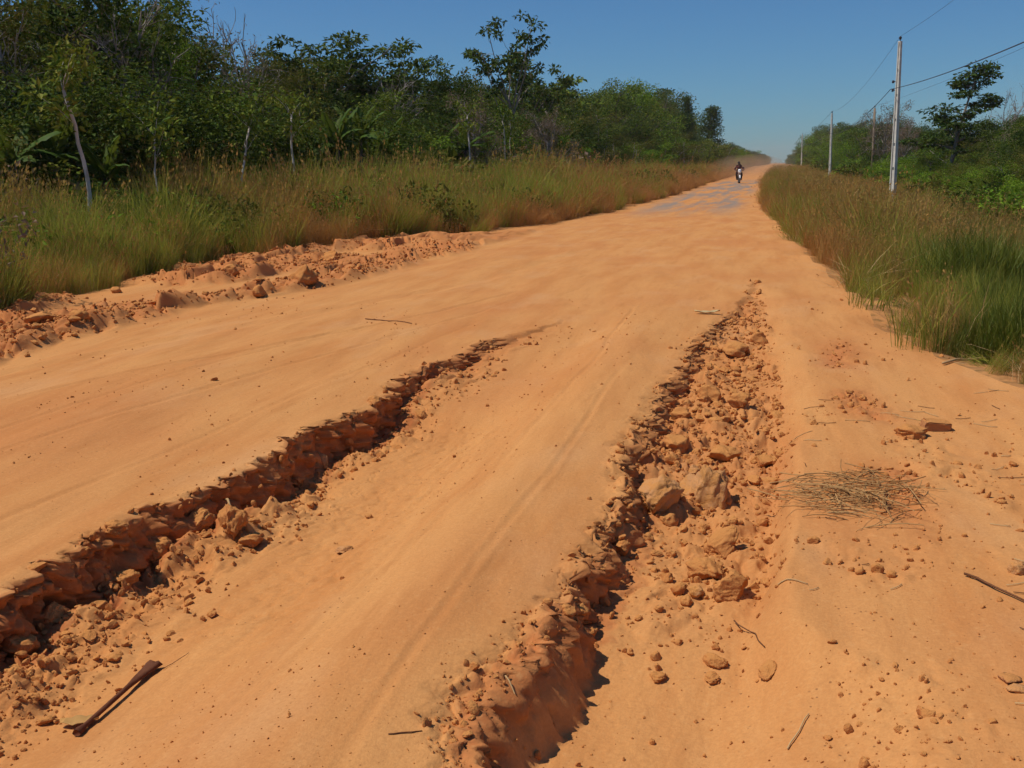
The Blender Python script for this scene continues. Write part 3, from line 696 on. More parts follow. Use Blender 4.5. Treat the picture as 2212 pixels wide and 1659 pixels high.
# thin pale stems at the front of the left forest
def stem_tree(u0, v0, u1, v1, X, r0, label, crown=None):
    """a slim tree whose foot stands at X to the side and whose stem runs up to row v1"""
    x, y = at_x(u0, X); h = top_z(u1, v1, x, y); x1, y1 = at_x(u1, X)
    e = empty('slender_tree', (x, y, hz(x, y) - .1)); tag(e, label, 'tree', 'slender pale stems along the left forest')
    rng = np.random.default_rng(int(u0)); m = MB(); T = np.array([[(x1 - x) * t + .12 * math.sin(t * 4 + u0) * t, (y1 - y) * t ** 1.6, h * t] for t in np.linspace(0, 1, 12)])
    T[:, :2] += rng.normal(size=(12, 2)) * .015
    r0 *= .68; m.tube(T, np.linspace(r0, r0 * .6, 12), 7)
    LV = []; LQ = []; n0 = 0
    for i in range(5):
        a = i * 1.3 + u0; B = limb(rng, T[-1] if i < 3 else T[-3], (math.cos(a) * .7, math.sin(a) * .7, .9), .5 + .4 * rng.random(), 4, .15); m.tube(B, np.linspace(r0 * .22, r0 * .1, 5), 4, False)
        for q in (B[-1], B[2]):
            v, f = cluster(rng, q, np.array([.4, .4, .3]), 40, .15); LV.append(v); LQ.append(f + n0); n0 += len(v)
    m.build('trunk', M_BARKP, e); obj('crown', mesh_np('crown', np.concatenate(LV), np.concatenate(LQ), M_LEAF, False), e)
stem_tree(188, 425, 160, 165, -13.2, .075, 'tall slim white stem bending left in front of the banana plants')
stem_tree(335, 390, 345, 265, -13.2, .04, 'thin pale stem right of the first banana plants')
stem_tree(512, 370, 540, 245, -13.5, .055, 'short white stem leaning right below the bare trees')
stem_tree(636, 330, 642, 225, -13.6, .06, 'straight pale stem below the left end of the flat crowns')
stem_tree(1012, 330, 1018, 235, -13.5, .07, 'pale forked stem under the twiggy tree')
stem_tree(1092, 320, 1086, 250, -13.5, .08, 'white stem under the tallest tree')
stem_tree(1108, 320, 1106, 258, -13.8, .05, 'thinner white stem beside the one under the tallest tree')

# the body of the left forest: front trees as individuals
fr_keys = ['low_a', 'low_d', 'broad_a', 'low_b', 'low_d', 'low_c', 'broad_d', 'low_a', 'low_b', 'low_d']
LOOK = {'low_a': 'green bushy', 'low_b': 'olive bushy', 'low_c': 'bright green bushy', 'low_d': 'dark green bushy', 'broad_a': 'green open crowned', 'broad_b': 'dark open crowned', 'broad_c': 'bright green open crowned', 'broad_d': 'olive open crowned'}
def row_label(text, key, row): return text.replace('leafy tree', LOOK[key] + ' tree').replace('small looking tree', 'small looking ' + LOOK[key] + ' tree').replace(' in the ', (' in front in the ' if row == 0 else ' set back in the '), 1)
y = 12.5; i = 0
zones = [(420, 'leafy tree in the dark forest wall behind the banana plants', 'trees of the left forest wall behind the banana plants'),
         (930, 'leafy tree in the forest wall below the flat dark crowns', 'trees of the left forest wall below the flat crowns'),
         (1300, 'leafy tree in the forest wall below the tallest tree', 'trees of the left forest wall below the tallest tree'),
         (1470, 'leafy tree under the rounded skyline right of the tallest tree', 'trees of the left forest wall near the round skyline'),
         (9999, 'small looking tree of the left wood far down the road', 'far trees along the left side of the road')]
while y < 330:
    for row, (X0, k0, k1) in enumerate(((-16.4, .52, .86), (-20.5, .84, 1.0))):
        X = X0 - random.uniform(0, 1.8) + min(4.2, max(0, (y - 60) * .028))
        yy = y + random.uniform(-.8, .8) + row * 1.3
        u = col_of(X, yy)
        if u < -330 or u > 1668: continue
        v = max(float(MASS_L(u + q * min(1, 45 / yy))) for q in (-45, 0, 45, 80)); h = top_z(u, v, X, yy) * random.uniform(k0, k1)
        z = next(z for z in zones if u < z[0])
        kk = fr_keys[(i * 7 + row * 3) % len(fr_keys)]; tree(kk, X, yy, max(2.6, h), row_label(z[1], kk, row), z[2], wide=random.uniform(.95, 1.35)); i += 1
    y += max(1.9, y * .055)
# the wood behind them, one mass
def mass(name, side, X0, X1, y0, y1, n, sky, label, hk=(.75, 1.0)):
    P = []; Rr = []; S = []; I = []
    keys = ['low_a', 'low_d', 'broad_a', 'broad_b', 'broad_d', 'low_b']
    for _ in range(n):
        yy = y0 * (y1 / y0) ** RNG.random(); X = X0 + (X1 - X0) * RNG.random() ** 1.3
        u = col_of(X, yy)
        if not (-400 < u < 2560): continue
        if (side < 0 and u > 1672) or (side > 0 and u < 1700): continue
        h = max(2.5, min(20, top_z(u, max(float(sky(u + q * min(1, 45 / yy))) for q in (-40, 0, 40, 70)) if side < 0 else float(sky(u)), X, yy)) * RNG.uniform(*hk)); s = h / 10
        P.append((X, yy, -.1)); Rr.append((0, 0, RNG.random() * 6.28)); S.append((s * 1.25, s * 1.25, s)); I.append(RNG.integers(0, len(keys)))
    ms = []
    for k in keys:
        tm, cm = kind_of_tree(k)
        a = np.zeros(len(tm.vertices) * 3, np.float32); tm.vertices.foreach_get('co', a); b = np.zeros(len(cm.vertices) * 3, np.float32); cm.vertices.foreach_get('co', b)
        ms.append(cm)
    scatter(name, P, Rr, S, I, ms, label)
mass('forest_mass', -1, -22.5, -42, 14, 260, 260, MASS_L, 'dark interior of the left forest behind its front trees', (.7, .92))
mass('forest_mass', -1, -11.5, -30, 150, 1700, 420, MASS_L, 'far wood along the left side of the road towards the horizon', (.8, 1.0))

# right side
tree_uv('tier', 2052, 11.5, 112, 'dark tree with flat tiers of leaves standing above the right forest', wide=1.5, rz=1.0)
tree_uv('bare_a', 2150, 15, 175, 'leafless grey tree fanned against the sky at the right', wide=.9)
tree_uv('twig', 1905, 9.5, 212, 'grey brown vine hung tree behind the nearest utility pole', wide=1.15)
tree_uv('low_d', 1902, 10.2, 222, 'dark green core tree wrapped in dry vines behind the nearest pole', wide=.8)
tree_uv('twig', 1945, 10.5, 242, 'pale grey dry tree right of the nearest utility pole', wide=1.1)
tree_uv('twig', 2200, 14, 232, 'grey dry tree at the right edge of the picture', wide=1.1)
tree_uv('low_c', 2160, 8.6, 330, 'bright green bushy tree close to the right edge before the wood', wide=1.3)
tree_uv('low_c', 1985, 9.0, 300, 'bright green leafy tree just right of the nearest pole', wide=1.2)
tree_uv('low_a', 2110, 9.6, 290, 'rounded leafy tree below the leafless grey tree')
zr = [(1800, 'small looking tree of the right wood far down the road', 'far trees along the right side of the road'), (1930, 'leafy tree of the right wood between the two concrete poles', 'trees of the right wood between the poles'),
      (9999, 'leafy tree of the right wood right of the nearest pole', 'trees of the right wood beyond the nearest pole')]
y = 38.0; i = 0
rk = ['low_c', 'low_a', 'broad_c', 'low_b', 'broad_a', 'low_d', 'low_c']
while y < 420:
    for row, (X0, k0, k1) in enumerate(((9.6, .5, .92), (13.5, .78, 1.05))):
        X = X0 + random.uniform(0, 1.6); yy = y + random.uniform(-1, 1) + row * 1.2; u = col_of(X, yy)
        if u > 2330 or u < 1702: continue
        h = max(2.2, top_z(u, float(MASS_R(u)), X, yy) * random.uniform(k0, k1)); z = next(z for z in zr if u < z[0])
        kk = rk[(i * 3 + row) % len(rk)]; tree(kk, X, yy, h, row_label(z[1], kk, row), z[2], wide=random.uniform(1.0, 1.4)); i += 1
    y += max(2.6, y * .055)
mass('forest_mass', 1, 12, 36, 40, 1700, 300, MASS_R, 'dense interior of the right wood behind its front trees', (.6, 1.0))

# ------------------------------------------------------------------ banana plants
def banana_leaf(seed, L=1.8, W=.48, droop=.5, mat=None):
    rng = np.random.default_rng(seed); n = 14; V = []; Q = []
    edge = 1.0
    for side in (-1, 1):
        b = len(V)
        for i in range(n + 1):
            t = i / n
            c = np.array([L * (t - .12 * droop * t * t), 0, .55 * L * t * (1 - droop * 1.15 * t)])
            wd = W * .5 * (math.sin(math.pi * min(1, t * .96 + .06)) ** .55) * (1 if t < .97 else .2)
            if rng.random() < .42: wd *= .45 + .4 * rng.random()                      # torn edge
            V += [c, c + np.array([-.05 * L * t, side * wd * .5, .07 * W]), c + np.array([.02, side * wd, -.06 * W + rng.normal() * .015])]
        for i in range(n):
            a = b + i * 3
            for k in (0, 1):
                q = (a + k, a + k + 1, a + k + 4, a + k + 3); Q.append(q if side > 0 else q[::-1])
    m = MB(); m.add(np.array(V), np.array(Q))
    rib = np.array([[L * (t - .12 * droop * t * t), 0, .55 * L * t * (1 - droop * 1.15 * t) - .012] for t in np.linspace(-.25, .98, 10)]); m.tube(rib, np.linspace(.022, .005, 10), 4, False)
    return m.mesh('leaf', mat)
BLEAF = [banana_leaf(1, 1.5, .52, .45, M_BANANA), banana_leaf(2, 1.4, .48, .9, M_BANANA), banana_leaf(3, 1.35, .5, .15, M_BANANA), banana_leaf(4, 1.5, .44, 1.2, M_BANANA)]
BDRY = banana_leaf(5, 1.5, .30, 1.25, M_BANDRY)
def banana(u, X, vtop, label, n=8, seed=0, dry=1):
    rng = random.Random(seed + int(u)); x, y = at_x(u, X); h = top_z(u, vtop, x, y)
    e = empty('banana_plant', (x, y, hz(x, y) - .1)); tag(e, label, 'banana plant', 'banana plants in the left forest edge')
    sh = h * .64; m = MB(); P = limb(np.random.default_rng(int(u)), (0, 0, 0), (.03, .02, 1), sh, 6, .03); m.tube(P, np.linspace(.13, .07, 7), 8); m.build('stem', M_BARK, e)
    for i in range(n):
        l = obj('leaf', BLEAF[i % 4], e); s = h / 4.4 * rng.uniform(.75, 1.15); l.scale = (s, s, s)
        l.location = P[-1] - np.array([0, 0, .06 * (i % 3)]); l.rotation_euler = (rng.uniform(-.35, .35), -rng.uniform(.1, .9) + (.6 if i % 4 == 3 else 0), i * 2.4 + rng.uniform(-.3, .3))
    for i in range(dry):
        l = tag(obj('leaf', BDRY, e), 'withered brown leaf'); s = h / 3.6; l.scale = (s, s, s); l.location = P[-2]; l.rotation_euler = (.2, .35, rng.uniform(0, 6.28))
banana(118, -15.6, 175, 'banana plant with broad upright leaves left of the tall white stem', 8, 1)
banana(205, -15.0, 235, 'banana plant with spread leaves right behind the tall white stem', 8, 2, 2)
banana(285, -15.6, 185, 'banana plant with two narrow upright leaves right of the tall white stem', 6, 3, 2)
banana(20, -15.8, 180, 'banana plant with drooping leaves at the left edge of the picture', 8, 4)
banana(725, -15.4, 185, 'banana plant with erect leaves under the middle flat crown', 9, 5)
banana(775, -15.2, 180, 'banana plant with bright fanned leaves right of the one under the middle flat crown', 9, 6)
banana(830, -15.4, 215, 'smaller banana plant under the right end of the flat crowns', 7, 7)
banana(620, -15.6, 215, 'banana plant with one bright long leaf beside the straight pale stem', 7, 8)
banana(955, -15.6, 230, 'banana plant with a dark broad leaf in the forest edge left of the tallest tree', 8, 9)
banana(990, -15.4, 228, 'banana plant with slanting bright leaves right below the scrubby tree', 8, 10)
banana(1255, -15.5, 290, 'small banana plant at the forest edge below the rounded skyline', 6, 11)

# ------------------------------------------------------------------ undergrowth and shrubs
SHR = [shrub_mesh(1, M_LEAF), shrub_mesh(2, M_LEAFO), shrub_mesh(3, M_LEAFB), shrub_mesh(4, M_LEAFD), shrub_mesh(5, M_LEAFO, 30, .22), shrub_mesh(6, M_LEAFV, 30, .10)]
def shrub(u, X, vtop, k, label, wide=1.0, group=None):
    x, y = at_x(u, X); s = max(.5, top_z(u, vtop, x, y) / 1.75); st, fo = SHR[k]
    e = empty('shrub', (x, y, hz(x, y)), random.uniform(0, 6.28)); e.scale = (s * wide, s * wide, s); tag(e, label, 'shrub', group); obj('stems', st, e); obj('foliage', fo, e)
for a in ((345, -12.6, 385, 0, 'round dark green shrub in the grass below the second banana plant', 1.1), (560, -13.8, 335, 1, 'yellow green shrub in front of the leaning white stem', 1.2), (510, -14, 350, 4, 'leafy shrub left of the yellow green one', 1.1),
          (690, -14.2, 300, 4, 'shrub with pale large leaves below the banana plants with erect leaves', 1.2), (930, -14, 285, 4, 'shrub with pale drooping leaves below the dark broad banana leaf', 1.3), (880, -13.8, 295, 4, 'pale leaved shrub left of the one with drooping leaves', 1.2),
          (760, -14.2, 320, 1, 'olive shrub at the forest foot below the bright fanned banana leaves', 1.0), (60, -13.5, 395, 1, 'yellowish shrub at the left edge of the forest foot', 1.4), (150, -13.4, 400, 0, 'green shrub at the foot of the tall white stem', 1.2),
          (250, -13.2, 400, 1, 'olive shrub right of the tall white stem', 1.2), (1180, -13, 285, 5, 'dry grey bush in front of the left forest', 1.5), (1130, -13.2, 300, 1, 'olive bush below the white stems', 1.3), (1240, -12.8, 290, 2, 'bright green bush right of the dry grey bush', 1.1),
          (2180, 7.6, 330, 2, 'large bright green bush at the right edge above the grass', 1.2), (2120, 8.2, 340, 0, 'dark green bush left of the large bright one', 1.2), (2040, 8.4, 345, 4, 'olive bush with pale leaves below the tiered tree', 1.4), (1960, 8.6, 340, 2, 'bright bush right of the nearest pole', 1.4),
          (1870, 8.5, 345, 4, 'olive bush behind the brown wooden pole', 1.5)):
    shrub(*a)
for u, X, v, k, lb in ((1330, -12.6, 292, 'low_b', 'yellow green bush below the rounded green trees'), (1395, -12.0, 285, 'low_c', 'bright bush in front of the dark round tree'), (1450, -11.4, 284, 'low_b', 'yellow green bush before the pointed tree'),
                       (1498, -11.0, 284, 'low_a', 'olive bush below the pointed tree'), (1542, -10.6, 297, 'low_b', 'yellow green bush right below the cone shaped tree'), (1575, -10.2, 312, 'low_c', 'last bright bush on the left before the motorcycle')):
    tree_uv(k, u, X, v, lb, name='bush', wide=1.5)['category'] = 'bush'
P = []; Rr = []; S = []; I = []
for _ in range(330):
    yy = 11 * (330 / 11) ** RNG.random(); X = -14.3 + min(3.8, max(0, (yy - 60) * .028)) - RNG.random() ** 1.5 * 7
    if not -350 < col_of(X, yy) < 1665: continue
    s = RNG.uniform(.7, 1.35) * (1 + min(.8, yy / 150)); P.append((X, yy, hz(X, yy) - .05)); Rr.append((0, 0, RNG.random() * 6.28)); S.append((s, s, s * RNG.uniform(.7, 1.05))); I.append(RNG.choice([0, 0, 1, 3, 3, 3, 5]))
for _ in range(230):
    yy = 36 * (400 / 36) ** RNG.random(); X = 8.4 + RNG.random() ** 1.5 * 6
    if not 1700 < col_of(X, yy) < 2350: continue
    s = RNG.uniform(.7, 1.3) * (1 + min(.8, yy / 200)); P.append((X, yy, hz(X, yy) - .05)); Rr.append((0, 0, RNG.random() * 6.28)); S.append((s, s, s * RNG.uniform(.7, 1.0))); I.append(RNG.choice([0, 1, 2, 2, 3, 4]))
scatter('undergrowth', P, Rr, S, I, [q[1] for q in SHR], 'low leafy undergrowth along the foot of both woods')

# thick bushy growth that closes the forest edge from the ground up
P = []; Rr = []; S = []; I = []
for _ in range(430):
    yy = 11 * (300 / 11) ** RNG.random(); X = -17.2 + min(4.6, max(0, (yy - 60) * .028)) - RNG.random() ** 1.4 * 7
    u = col_of(X, yy)
    if not -380 < u < 1660: continue
    h = min(RNG.uniform(2.0, 4.6) * (1 + min(.6, yy / 200)), .8 * top_z(u, float(MASS_L(u)), X, yy)); s = h / 10
    P.append((X, yy, hz(X, yy) - .1)); Rr.append((0, 0, RNG.random() * 6.28)); S.append((s * 1.5, s * 1.5, s)); I.append(RNG.choice([0, 0, 1, 2, 2, 2, 2, 3]))
for _ in range(200):
    yy = 38 * (400 / 38) ** RNG.random(); X = 9.4 + RNG.random() ** 1.5 * 6; u = col_of(X, yy)
    if not 1700 < u < 2350: continue
    h = min(RNG.uniform(1.8, 4.0), .7 * top_z(u, float(MASS_R(u)), X, yy)); s = h / 10
    P.append((X, yy, hz(X, yy) - .1)); Rr.append((0, 0, RNG.random() * 6.28)); S.append((s * 1.5, s * 1.5, s)); I.append(RNG.choice([0, 1, 2, 3, 3]))
scatter('thicket_growth', P, Rr, S, I, [kind_of_tree(k)[1] for k in ('low_a', 'low_b', 'low_d', 'low_c')], 'thick bushy growth closing the foot of both woods')

# ------------------------------------------------------------------ grass
TUFTS = [tuft_mesh(1, M_GRASSG), tuft_mesh(2, M_GRASSG, 50, 1.25, .26, .010, .3), tuft_mesh(3, M_GRASSB, 46, 1.2, .24, .007, .28, 16), tuft_mesh(4, M_GRASSB, 44, 1.3, .22, .007, .2, 22),
         tuft_mesh(5, M_GRASSR, 44, 1.0, .24, .008, .45, 12), tuft_mesh(6, M_GRASSR, 40, 1.15, .24, .007, .3, 18), tuft_mesh(7, M_GRASSL, 50, .9, .26, .011, .4), tuft_mesh(8, M_GRASSL, 50, 1.0, .26, .010, .3), tuft_mesh(9, M_STRAW, 24, 1.0, .25, .008, .8)]
def grass(side):
    P = []; Rr = []; S = []; I = []
    n = 26000 if side < 0 else 24000
    if side < 0:
        yy = 7.0 * (190 / 7.0) ** (RNG.random(n) ** .9); wd = np.where(yy < 30, 6.5, 8.0); X = gl(yy) - .12 - wd * RNG.random(n)
    else:
        yy = 6.6 * (240 / 6.6) ** (RNG.random(n) ** .85); X = gr(yy) + .12 + 10.5 * RNG.random(n) ** 1.15
    d = np.abs(X - (gl(yy) if side < 0 else gr(yy)))
    Z = height(X, yy, np.full(n, .2))
    gn = vn(X * .35, yy * .22, 401); g2 = vn(X * 1.1, yy * .8, 402)
    for k in range(n):
        x, y_, dd = X[k], yy[k], d[k]; u = col_of(x, y_)
        if not -350 < u < 2520: continue
        near = min(1, dd / 1.3 + .15)
        if g2[k] < .36 - .1 * near and dd < (2.5 if side < 0 else .8): continue
        if side < 0:
            gp = (.75 if u < 1000 else .75 - (u - 1000) / 700) + (gn[k] - .5) * 1.5 - (.35 if dd < 1.0 else 0)
            dusty = max(0, (u - 600) / 750) + (.45 if dd < 1.2 else 0) - (.25 if dd > 4 else 0)
            hgt = (.85 if u < 250 else 1.0) * (1 + .5 * min(1, max(0, dd - .8) / 3))
        else:
            gp = .38 + (gn[k] - .5) * 1.1 + max(-.12, (u - 1950) / 500)
            dusty = .6 - dd / 2.5 - max(0, (u - 1750) / 700); hgt = .85 if y_ > 15 else .66
            if y_ < 9.3 + .6 * g2[k] and x > 1.35 - .3 * g2[k]: continue       # bare trampled corner
        r = RNG.random()
        if r < gp: idx = RNG.choice([0, 1]) if not (side > 0 and u > 2020 and g2[k] > .35) else RNG.choice([6, 7])
        elif RNG.random() < dusty: idx = RNG.choice([4, 5])
        else: idx = RNG.choice([2, 3, 3, 2, 8])
        s = hgt * (.5 + .5 * near) * RNG.uniform(.4, 1.2) * (.45 + 1.1 * g2[k])
        wk = 1 + min(1.6, y_ / 90)
        P.append((x, y_, Z[k] - .03)); Rr.append((RNG.normal() * .24, RNG.normal() * .24, RNG.random() * 6.28)); S.append((s * wk, s * wk, s)); I.append(idx)
    scatter('tall_grass', P, Rr, S, I, TUFTS, 'tall dry and green grass along the left road edge' if side < 0 else 'tall brown and green grass along the right road edge')
grass(-1); grass(1)
# leafy weeds and low bushes between the grass
P = []; Rr = []; S = []; I = []
for _ in range(1000):
    yy = 9 * (150 / 9) ** RNG.random(); X = gl(np.array([yy]))[0] - .8 - 5.5 * RNG.random() ** .7
    if not -350 < col_of(X, yy) < 1640 or vn(np.array([X * .8]), np.array([yy * .5]), 431)[0] < .45: continue
    s = RNG.uniform(.3, .95); P.append((X, yy, hz(X, yy))); Rr.append((RNG.normal() * .2, RNG.normal() * .2, RNG.random() * 6.28)); S.append((s, s, s * RNG.uniform(.8, 1.2))); I.append(RNG.choice([0, 1, 1, 4, 5, 2]))
for _ in range(320):
    yy = 20 * (150 / 20) ** RNG.random(); X = gr(np.array([yy]))[0] + .6 + 8 * RNG.random()
    if not 1650 < col_of(X, yy) < 2350 or vn(np.array([X * .8]), np.array([yy * .5]), 432)[0] < .5: continue
    s = RNG.uniform(.25, .6); P.append((X, yy, hz(X, yy))); Rr.append((RNG.normal() * .2, RNG.normal() * .2, RNG.random() * 6.28)); S.append((s, s, s)); I.append(RNG.choice([0, 1, 1, 4, 5, 2]))
scatter('weeds', P, Rr, S, I, [q[1] for q in SHR], 'leafy weeds growing among the tall grass on both sides')
# sparse stubble on the bare trampled corner at the right
P = []; Rr = []; S = []; I = []
for _ in range(800):
    yy = RNG.uniform(6.4, 12.5); X = gr(np.array([yy]))[0] + .1 + 2.4 * RNG.random()
    if vn(np.array([X * 1.7]), np.array([yy * 1.7]), 404)[0] < .5: continue
    s = RNG.uniform(.12, .34); P.append((X, yy, hz(X, yy))); Rr.append((RNG.normal() * .5, RNG.normal() * .5, RNG.random() * 6.28)); S.append((s * 1.2, s * 1.2, s)); I.append(RNG.choice([0, 6, 8, 8, 2]))
scatter('short_grass', P, Rr, S, I, TUFTS, 'short trampled grass and straw on the bare corner at the right')
def tuft_thing(name, u, v, s, k, label, cat='grass tuft'):
    x, y_ = G(u, v); o = obj(name, TUFTS[k]); o.location = (x, y_, hz(x, y_)); o.scale = s; tag(o, label, cat); return o
tuft_thing('grass_tuft', 1985, 748, (.9, .9, .60), 1, 'tall grass tuft hanging over the road edge at the right corner')
tuft_thing('grass_tuft', 2010, 742, (.9, .9, .62), 3, 'brown grass tuft behind the tall one at the right corner').rotation_euler = (0, .15, 1)
tuft_thing('grass_tuft', 1880, 668, (1.1, 1.1, .40), 0, 'low green grass tuft spilling onto the sand at the right edge').rotation_euler = (.1, -.2, 2)
tuft_thing('grass_tuft', 1835, 615, (1.1, 1.1, .45), 8, 'pale straw tuft at the right edge beyond the low green one').rotation_euler = (0, -.4, 1)
# ------------------------------------------------------------------ clods, stones and crumbs
def lump_mesh(seed, sub, amp=.35, flat=.7, mat=None, chips=7, smooth=False):
    bm = bmesh.new(); bmesh.ops.create_icosphere(bm, subdivisions=sub, radius=1.0)
    rng = np.random.default_rng(seed); V = np.array([v.co[:] for v in bm.verts])
    pl = rng.normal(size=(chips, 3)); pl /= np.linalg.norm(pl, axis=1, keepdims=True); off = .55 + .35 * rng.random(chips)
    for n, o in zip(pl, off):                                  # flat broken faces
        d = V @ n - o; V = V - np.clip(d, 0, None)[:, None] * n
    if sub > 1:
        for fq, am in ((1.7, amp * .5), (4.1, amp * .3), (9.3, amp * .16)):
            q = V * fq + seed; nz = (fbm(q[:, 0] + q[:, 2] * .7, q[:, 1] - q[:, 2] * .6, 2, seed) + fbm(q[:, 2] * 1.1, q[:, 0] * .9 + q[:, 1], 2, seed + 3)) * .7
            V = V * (1 + am * nz)[:, None]
    V = V * np.array([1, .7 + .4 * rng.random(), flat * (.8 + .4 * rng.random())])
    for v, c in zip(bm.verts, V): v.co = c
    me = bpy.data.meshes.new('clod'); bm.to_mesh(me); bm.free()
    me.polygons.foreach_set('use_smooth', np.full(len(me.polygons), smooth)); me.materials.append(mat or M_CLOD)
    return me
def Gz(u, v):                                   # where the line of sight through u,v meets the uneven ground
    z = 0.0
    for _ in range(6): x, y_ = G(u, v, z); z = .5 * z + .5 * hz(x, y_)
    return G(u, v, z)
def ground_normal_rot(): return (random.uniform(-.4, .4), random.uniform(-.4, .4), random.uniform(0, 6.28))
def put_clod(name, u, v, wpx, label, mat=M_CLOD, sub=4, flat=.75, sink=.25, cat='clod', seed=None, rot=None, stretch=(1, 1, 1), zref=-.12, group=None):
    x, y_ = Gz(u, v); d = math.hypot(x, y_) * 1.03; r = wpx / F * d * .5 * (1.15 if wpx > 75 else 1.0)
    o = obj(name, lump_mesh(int(seed if seed is not None else u * 3 + v), sub, .42, flat, mat, 7, True))
    o.location = (x, y_, hz(x, y_) + r * flat * (.58 - sink)); o.scale = (r * stretch[0], r * stretch[1], r * stretch[2]); o.rotation_euler = rot or (0, 0, random.uniform(0, 6.28))
    return tag(o, label, cat, group)
C = 'earth_clod'
put_clod(C, 1425, 1085, 108, 'largest pale pinkish clod on the floor of the right rut, left of its twin', M_CLODP, 5, .8, .25)
put_clod(C, 1522, 1085, 100, 'large rounded clod with a deep shadow on its right, beside the pale pinkish one', M_CLODP, 5, 1.0, .2)
put_clod(C, 1497, 1022, 42, 'small pale clod just above the two largest ones', M_CLODP)
put_clod(C, 1455, 968, 58, 'rounded orange clod in the right rut above the two largest ones', M_CLOD)
put_clod(C, 1565, 990, 62, 'orange clod right of the rounded one above the two largest', M_CLOD)
put_clod(C, 1648, 1003, 46, 'dark edged clod at the right side of the right rut', M_CLOD)
put_clod(C, 1560, 1190, 78, 'tilted thin slab of earth with a black shadow behind it', M_CLOD, 5, .42, .0, rot=(.35, -.75, .9), stretch=(1.05, .8, 1))
put_clod(C, 1524, 1240, 84, 'flat topped brown stone below the tilted slab', M_CLOD, 5, .6, .2)
put_clod(C, 1578, 1283, 84, 'rough broken clod with a dark hollow below the flat topped stone', M_CLOD, 5, .75, .2)
put_clod(C, 1440, 1250, 34, 'small red clod left of the flat topped stone', M_CLOD)
put_clod(C, 1468, 1276, 40, 'small low clod below the small red one', M_CLOD)
put_clod(C, 1508, 1284, 40, 'pale little clod touching the flat topped stone', M_CLODP)
put_clod(C, 1482, 1303, 34, 'flat little clod under the pale one beside the flat topped stone', M_CLOD)
put_clod(C, 1445, 1128, 40, 'yellowish clod under the pale pinkish largest clod', M_CLOD)
put_clod(C, 1400, 1165, 30, 'small clod near the left wall of the right rut', M_CLOD)
put_clod(C, 1250, 1352, 52, 'brown clod lying on the lip where the right rut wall gets dark', M_CLOD)
put_clod(C, 1228, 1322, 44, 'clod just above the brown one on the right rut lip', M_CLOD)
put_clod(C, 1276, 1372, 36, 'small clod fallen beside the brown one on the right rut floor', M_CLOD)
put_clod(C, 1300, 1240, 46, 'dark faced clod on the left wall of the right rut', M_CLOD)
put_clod(C, 1345, 1185, 44, 'upright clod on the left wall of the right rut, level with the tilted slab', M_CLOD)
put_clod(C, 1545, 1432, 56, 'low wide clod on the floor of the right rut near the front', M_CLOD, 4, .5)
put_clod(C, 1422, 1464, 42, 'flat reddish clod alone on the smooth front floor', M_CLOD, 4, .5)
put_clod(C, 1538, 1466, 46, 'flat broken clod just below the low wide one', M_CLOD, 4, .4)
put_clod(C, 1660, 1450, 70, 'smooth lump half sunk in the sand right of the front floor', M_CLOD, 4, .45, .5, stretch=(.6, 1.2, 1), rot=(0, 0, -.3), zref=-.03)
put_clod(C, 1590, 765, 60, 'clod at the far part of the right rut near its right edge', M_CLOD, 4, .6)
put_clod(C, 1530, 860, 62, 'clod in the far rubble of the right rut', M_CLOD, 4, .7)
put_clod(C, 1600, 870, 48, 'red clod right of the one in the far rubble', M_CLOD, 4, .7)
put_clod(C, 1640, 740, 40, 'dark clod at the upper right edge of the right rut', M_CLOD, 4, .8)
put_clod(C, 1470, 900, 44, 'clod at the left edge of the far rubble', M_CLOD, 4, .7)
put_clod(C, 695, 1006, 40, 'pale stone standing alone on the floor of the long left rut', M_CLODP, 4, .85, zref=-.2)
put_clod(C, 640, 1045, 34, 'clod at the foot of the dark smooth part of the left rut wall', M_CLOD, zref=-.2)
put_clod(C, 505, 1130, 72, 'big block broken from the left rut wall beside the stuck stick', M_CLOD, 5, .9, zref=-.15)
put_clod(C, 545, 1172, 62, 'low clod right of the big block below the left rut wall', M_CLOD, 5, .6, zref=-.2)
put_clod(C, 440, 1140, 66, 'block leaning on the left rut wall left of the big block', M_CLOD, 5, .9, zref=-.1)
put_clod(C, 340, 1190, 60, 'clod in the collapsed part of the left rut wall', M_CLOD, 5, .8, zref=-.1)
put_clod(C, 270, 1240, 58, 'angular clod below the left rut wall with a flat lit face', M_CLOD, 5, .7, zref=-.15)
put_clod(C, 212, 1312, 40, 'small lit clod in the shadow at the foot of the left rut wall', M_CLOD, zref=-.2)
put_clod(C, 255, 1152, 52, 'clod on the lip of the left rut', M_CLOD, 5, .8, zref=0)
put_clod(C, 110, 1265, 66, 'rounded clod on the left rut lip near the left edge of the picture', M_CLOD, 5, .7, zref=0)
put_clod(C, 40, 1375, 74, 'big dark clod at the left rut foot by the left edge of the picture', M_CLOD, 5, .8, zref=-.1)
put_clod(C, 745, 1185, 40, 'flat pinkish clod in the cracked mud of the left rut', M_CLODP, 4, .5, zref=-.12)
put_clod(C, 797, 1112, 22, 'little dark clod on the floor of the left rut', M_CLOD, 3, .7, zref=-.12)
put_clod('stone', 2196, 1237, 36, 'greyish stone lying at the right edge of the picture', M_CLODP, 4, .8, .1, 'stone', zref=0)
put_clod('stone', 2180, 1470, 46, 'flat dark stone chip at the lower right edge of the picture', M_BRICK, 3, .3, .0, 'stone', zref=0)
put_clod('stone', 2195, 1490, 40, 'flat grey stone chip below the dark one at the lower right edge', M_CLODP, 3, .25, .0, 'stone', zref=0)
put_clod('stone', 1968, 942, 64, 'dark undercut slab of stone on the sand beside the broken brick', M_CLOD, 4, .4, -.05, 'stone', zref=0)
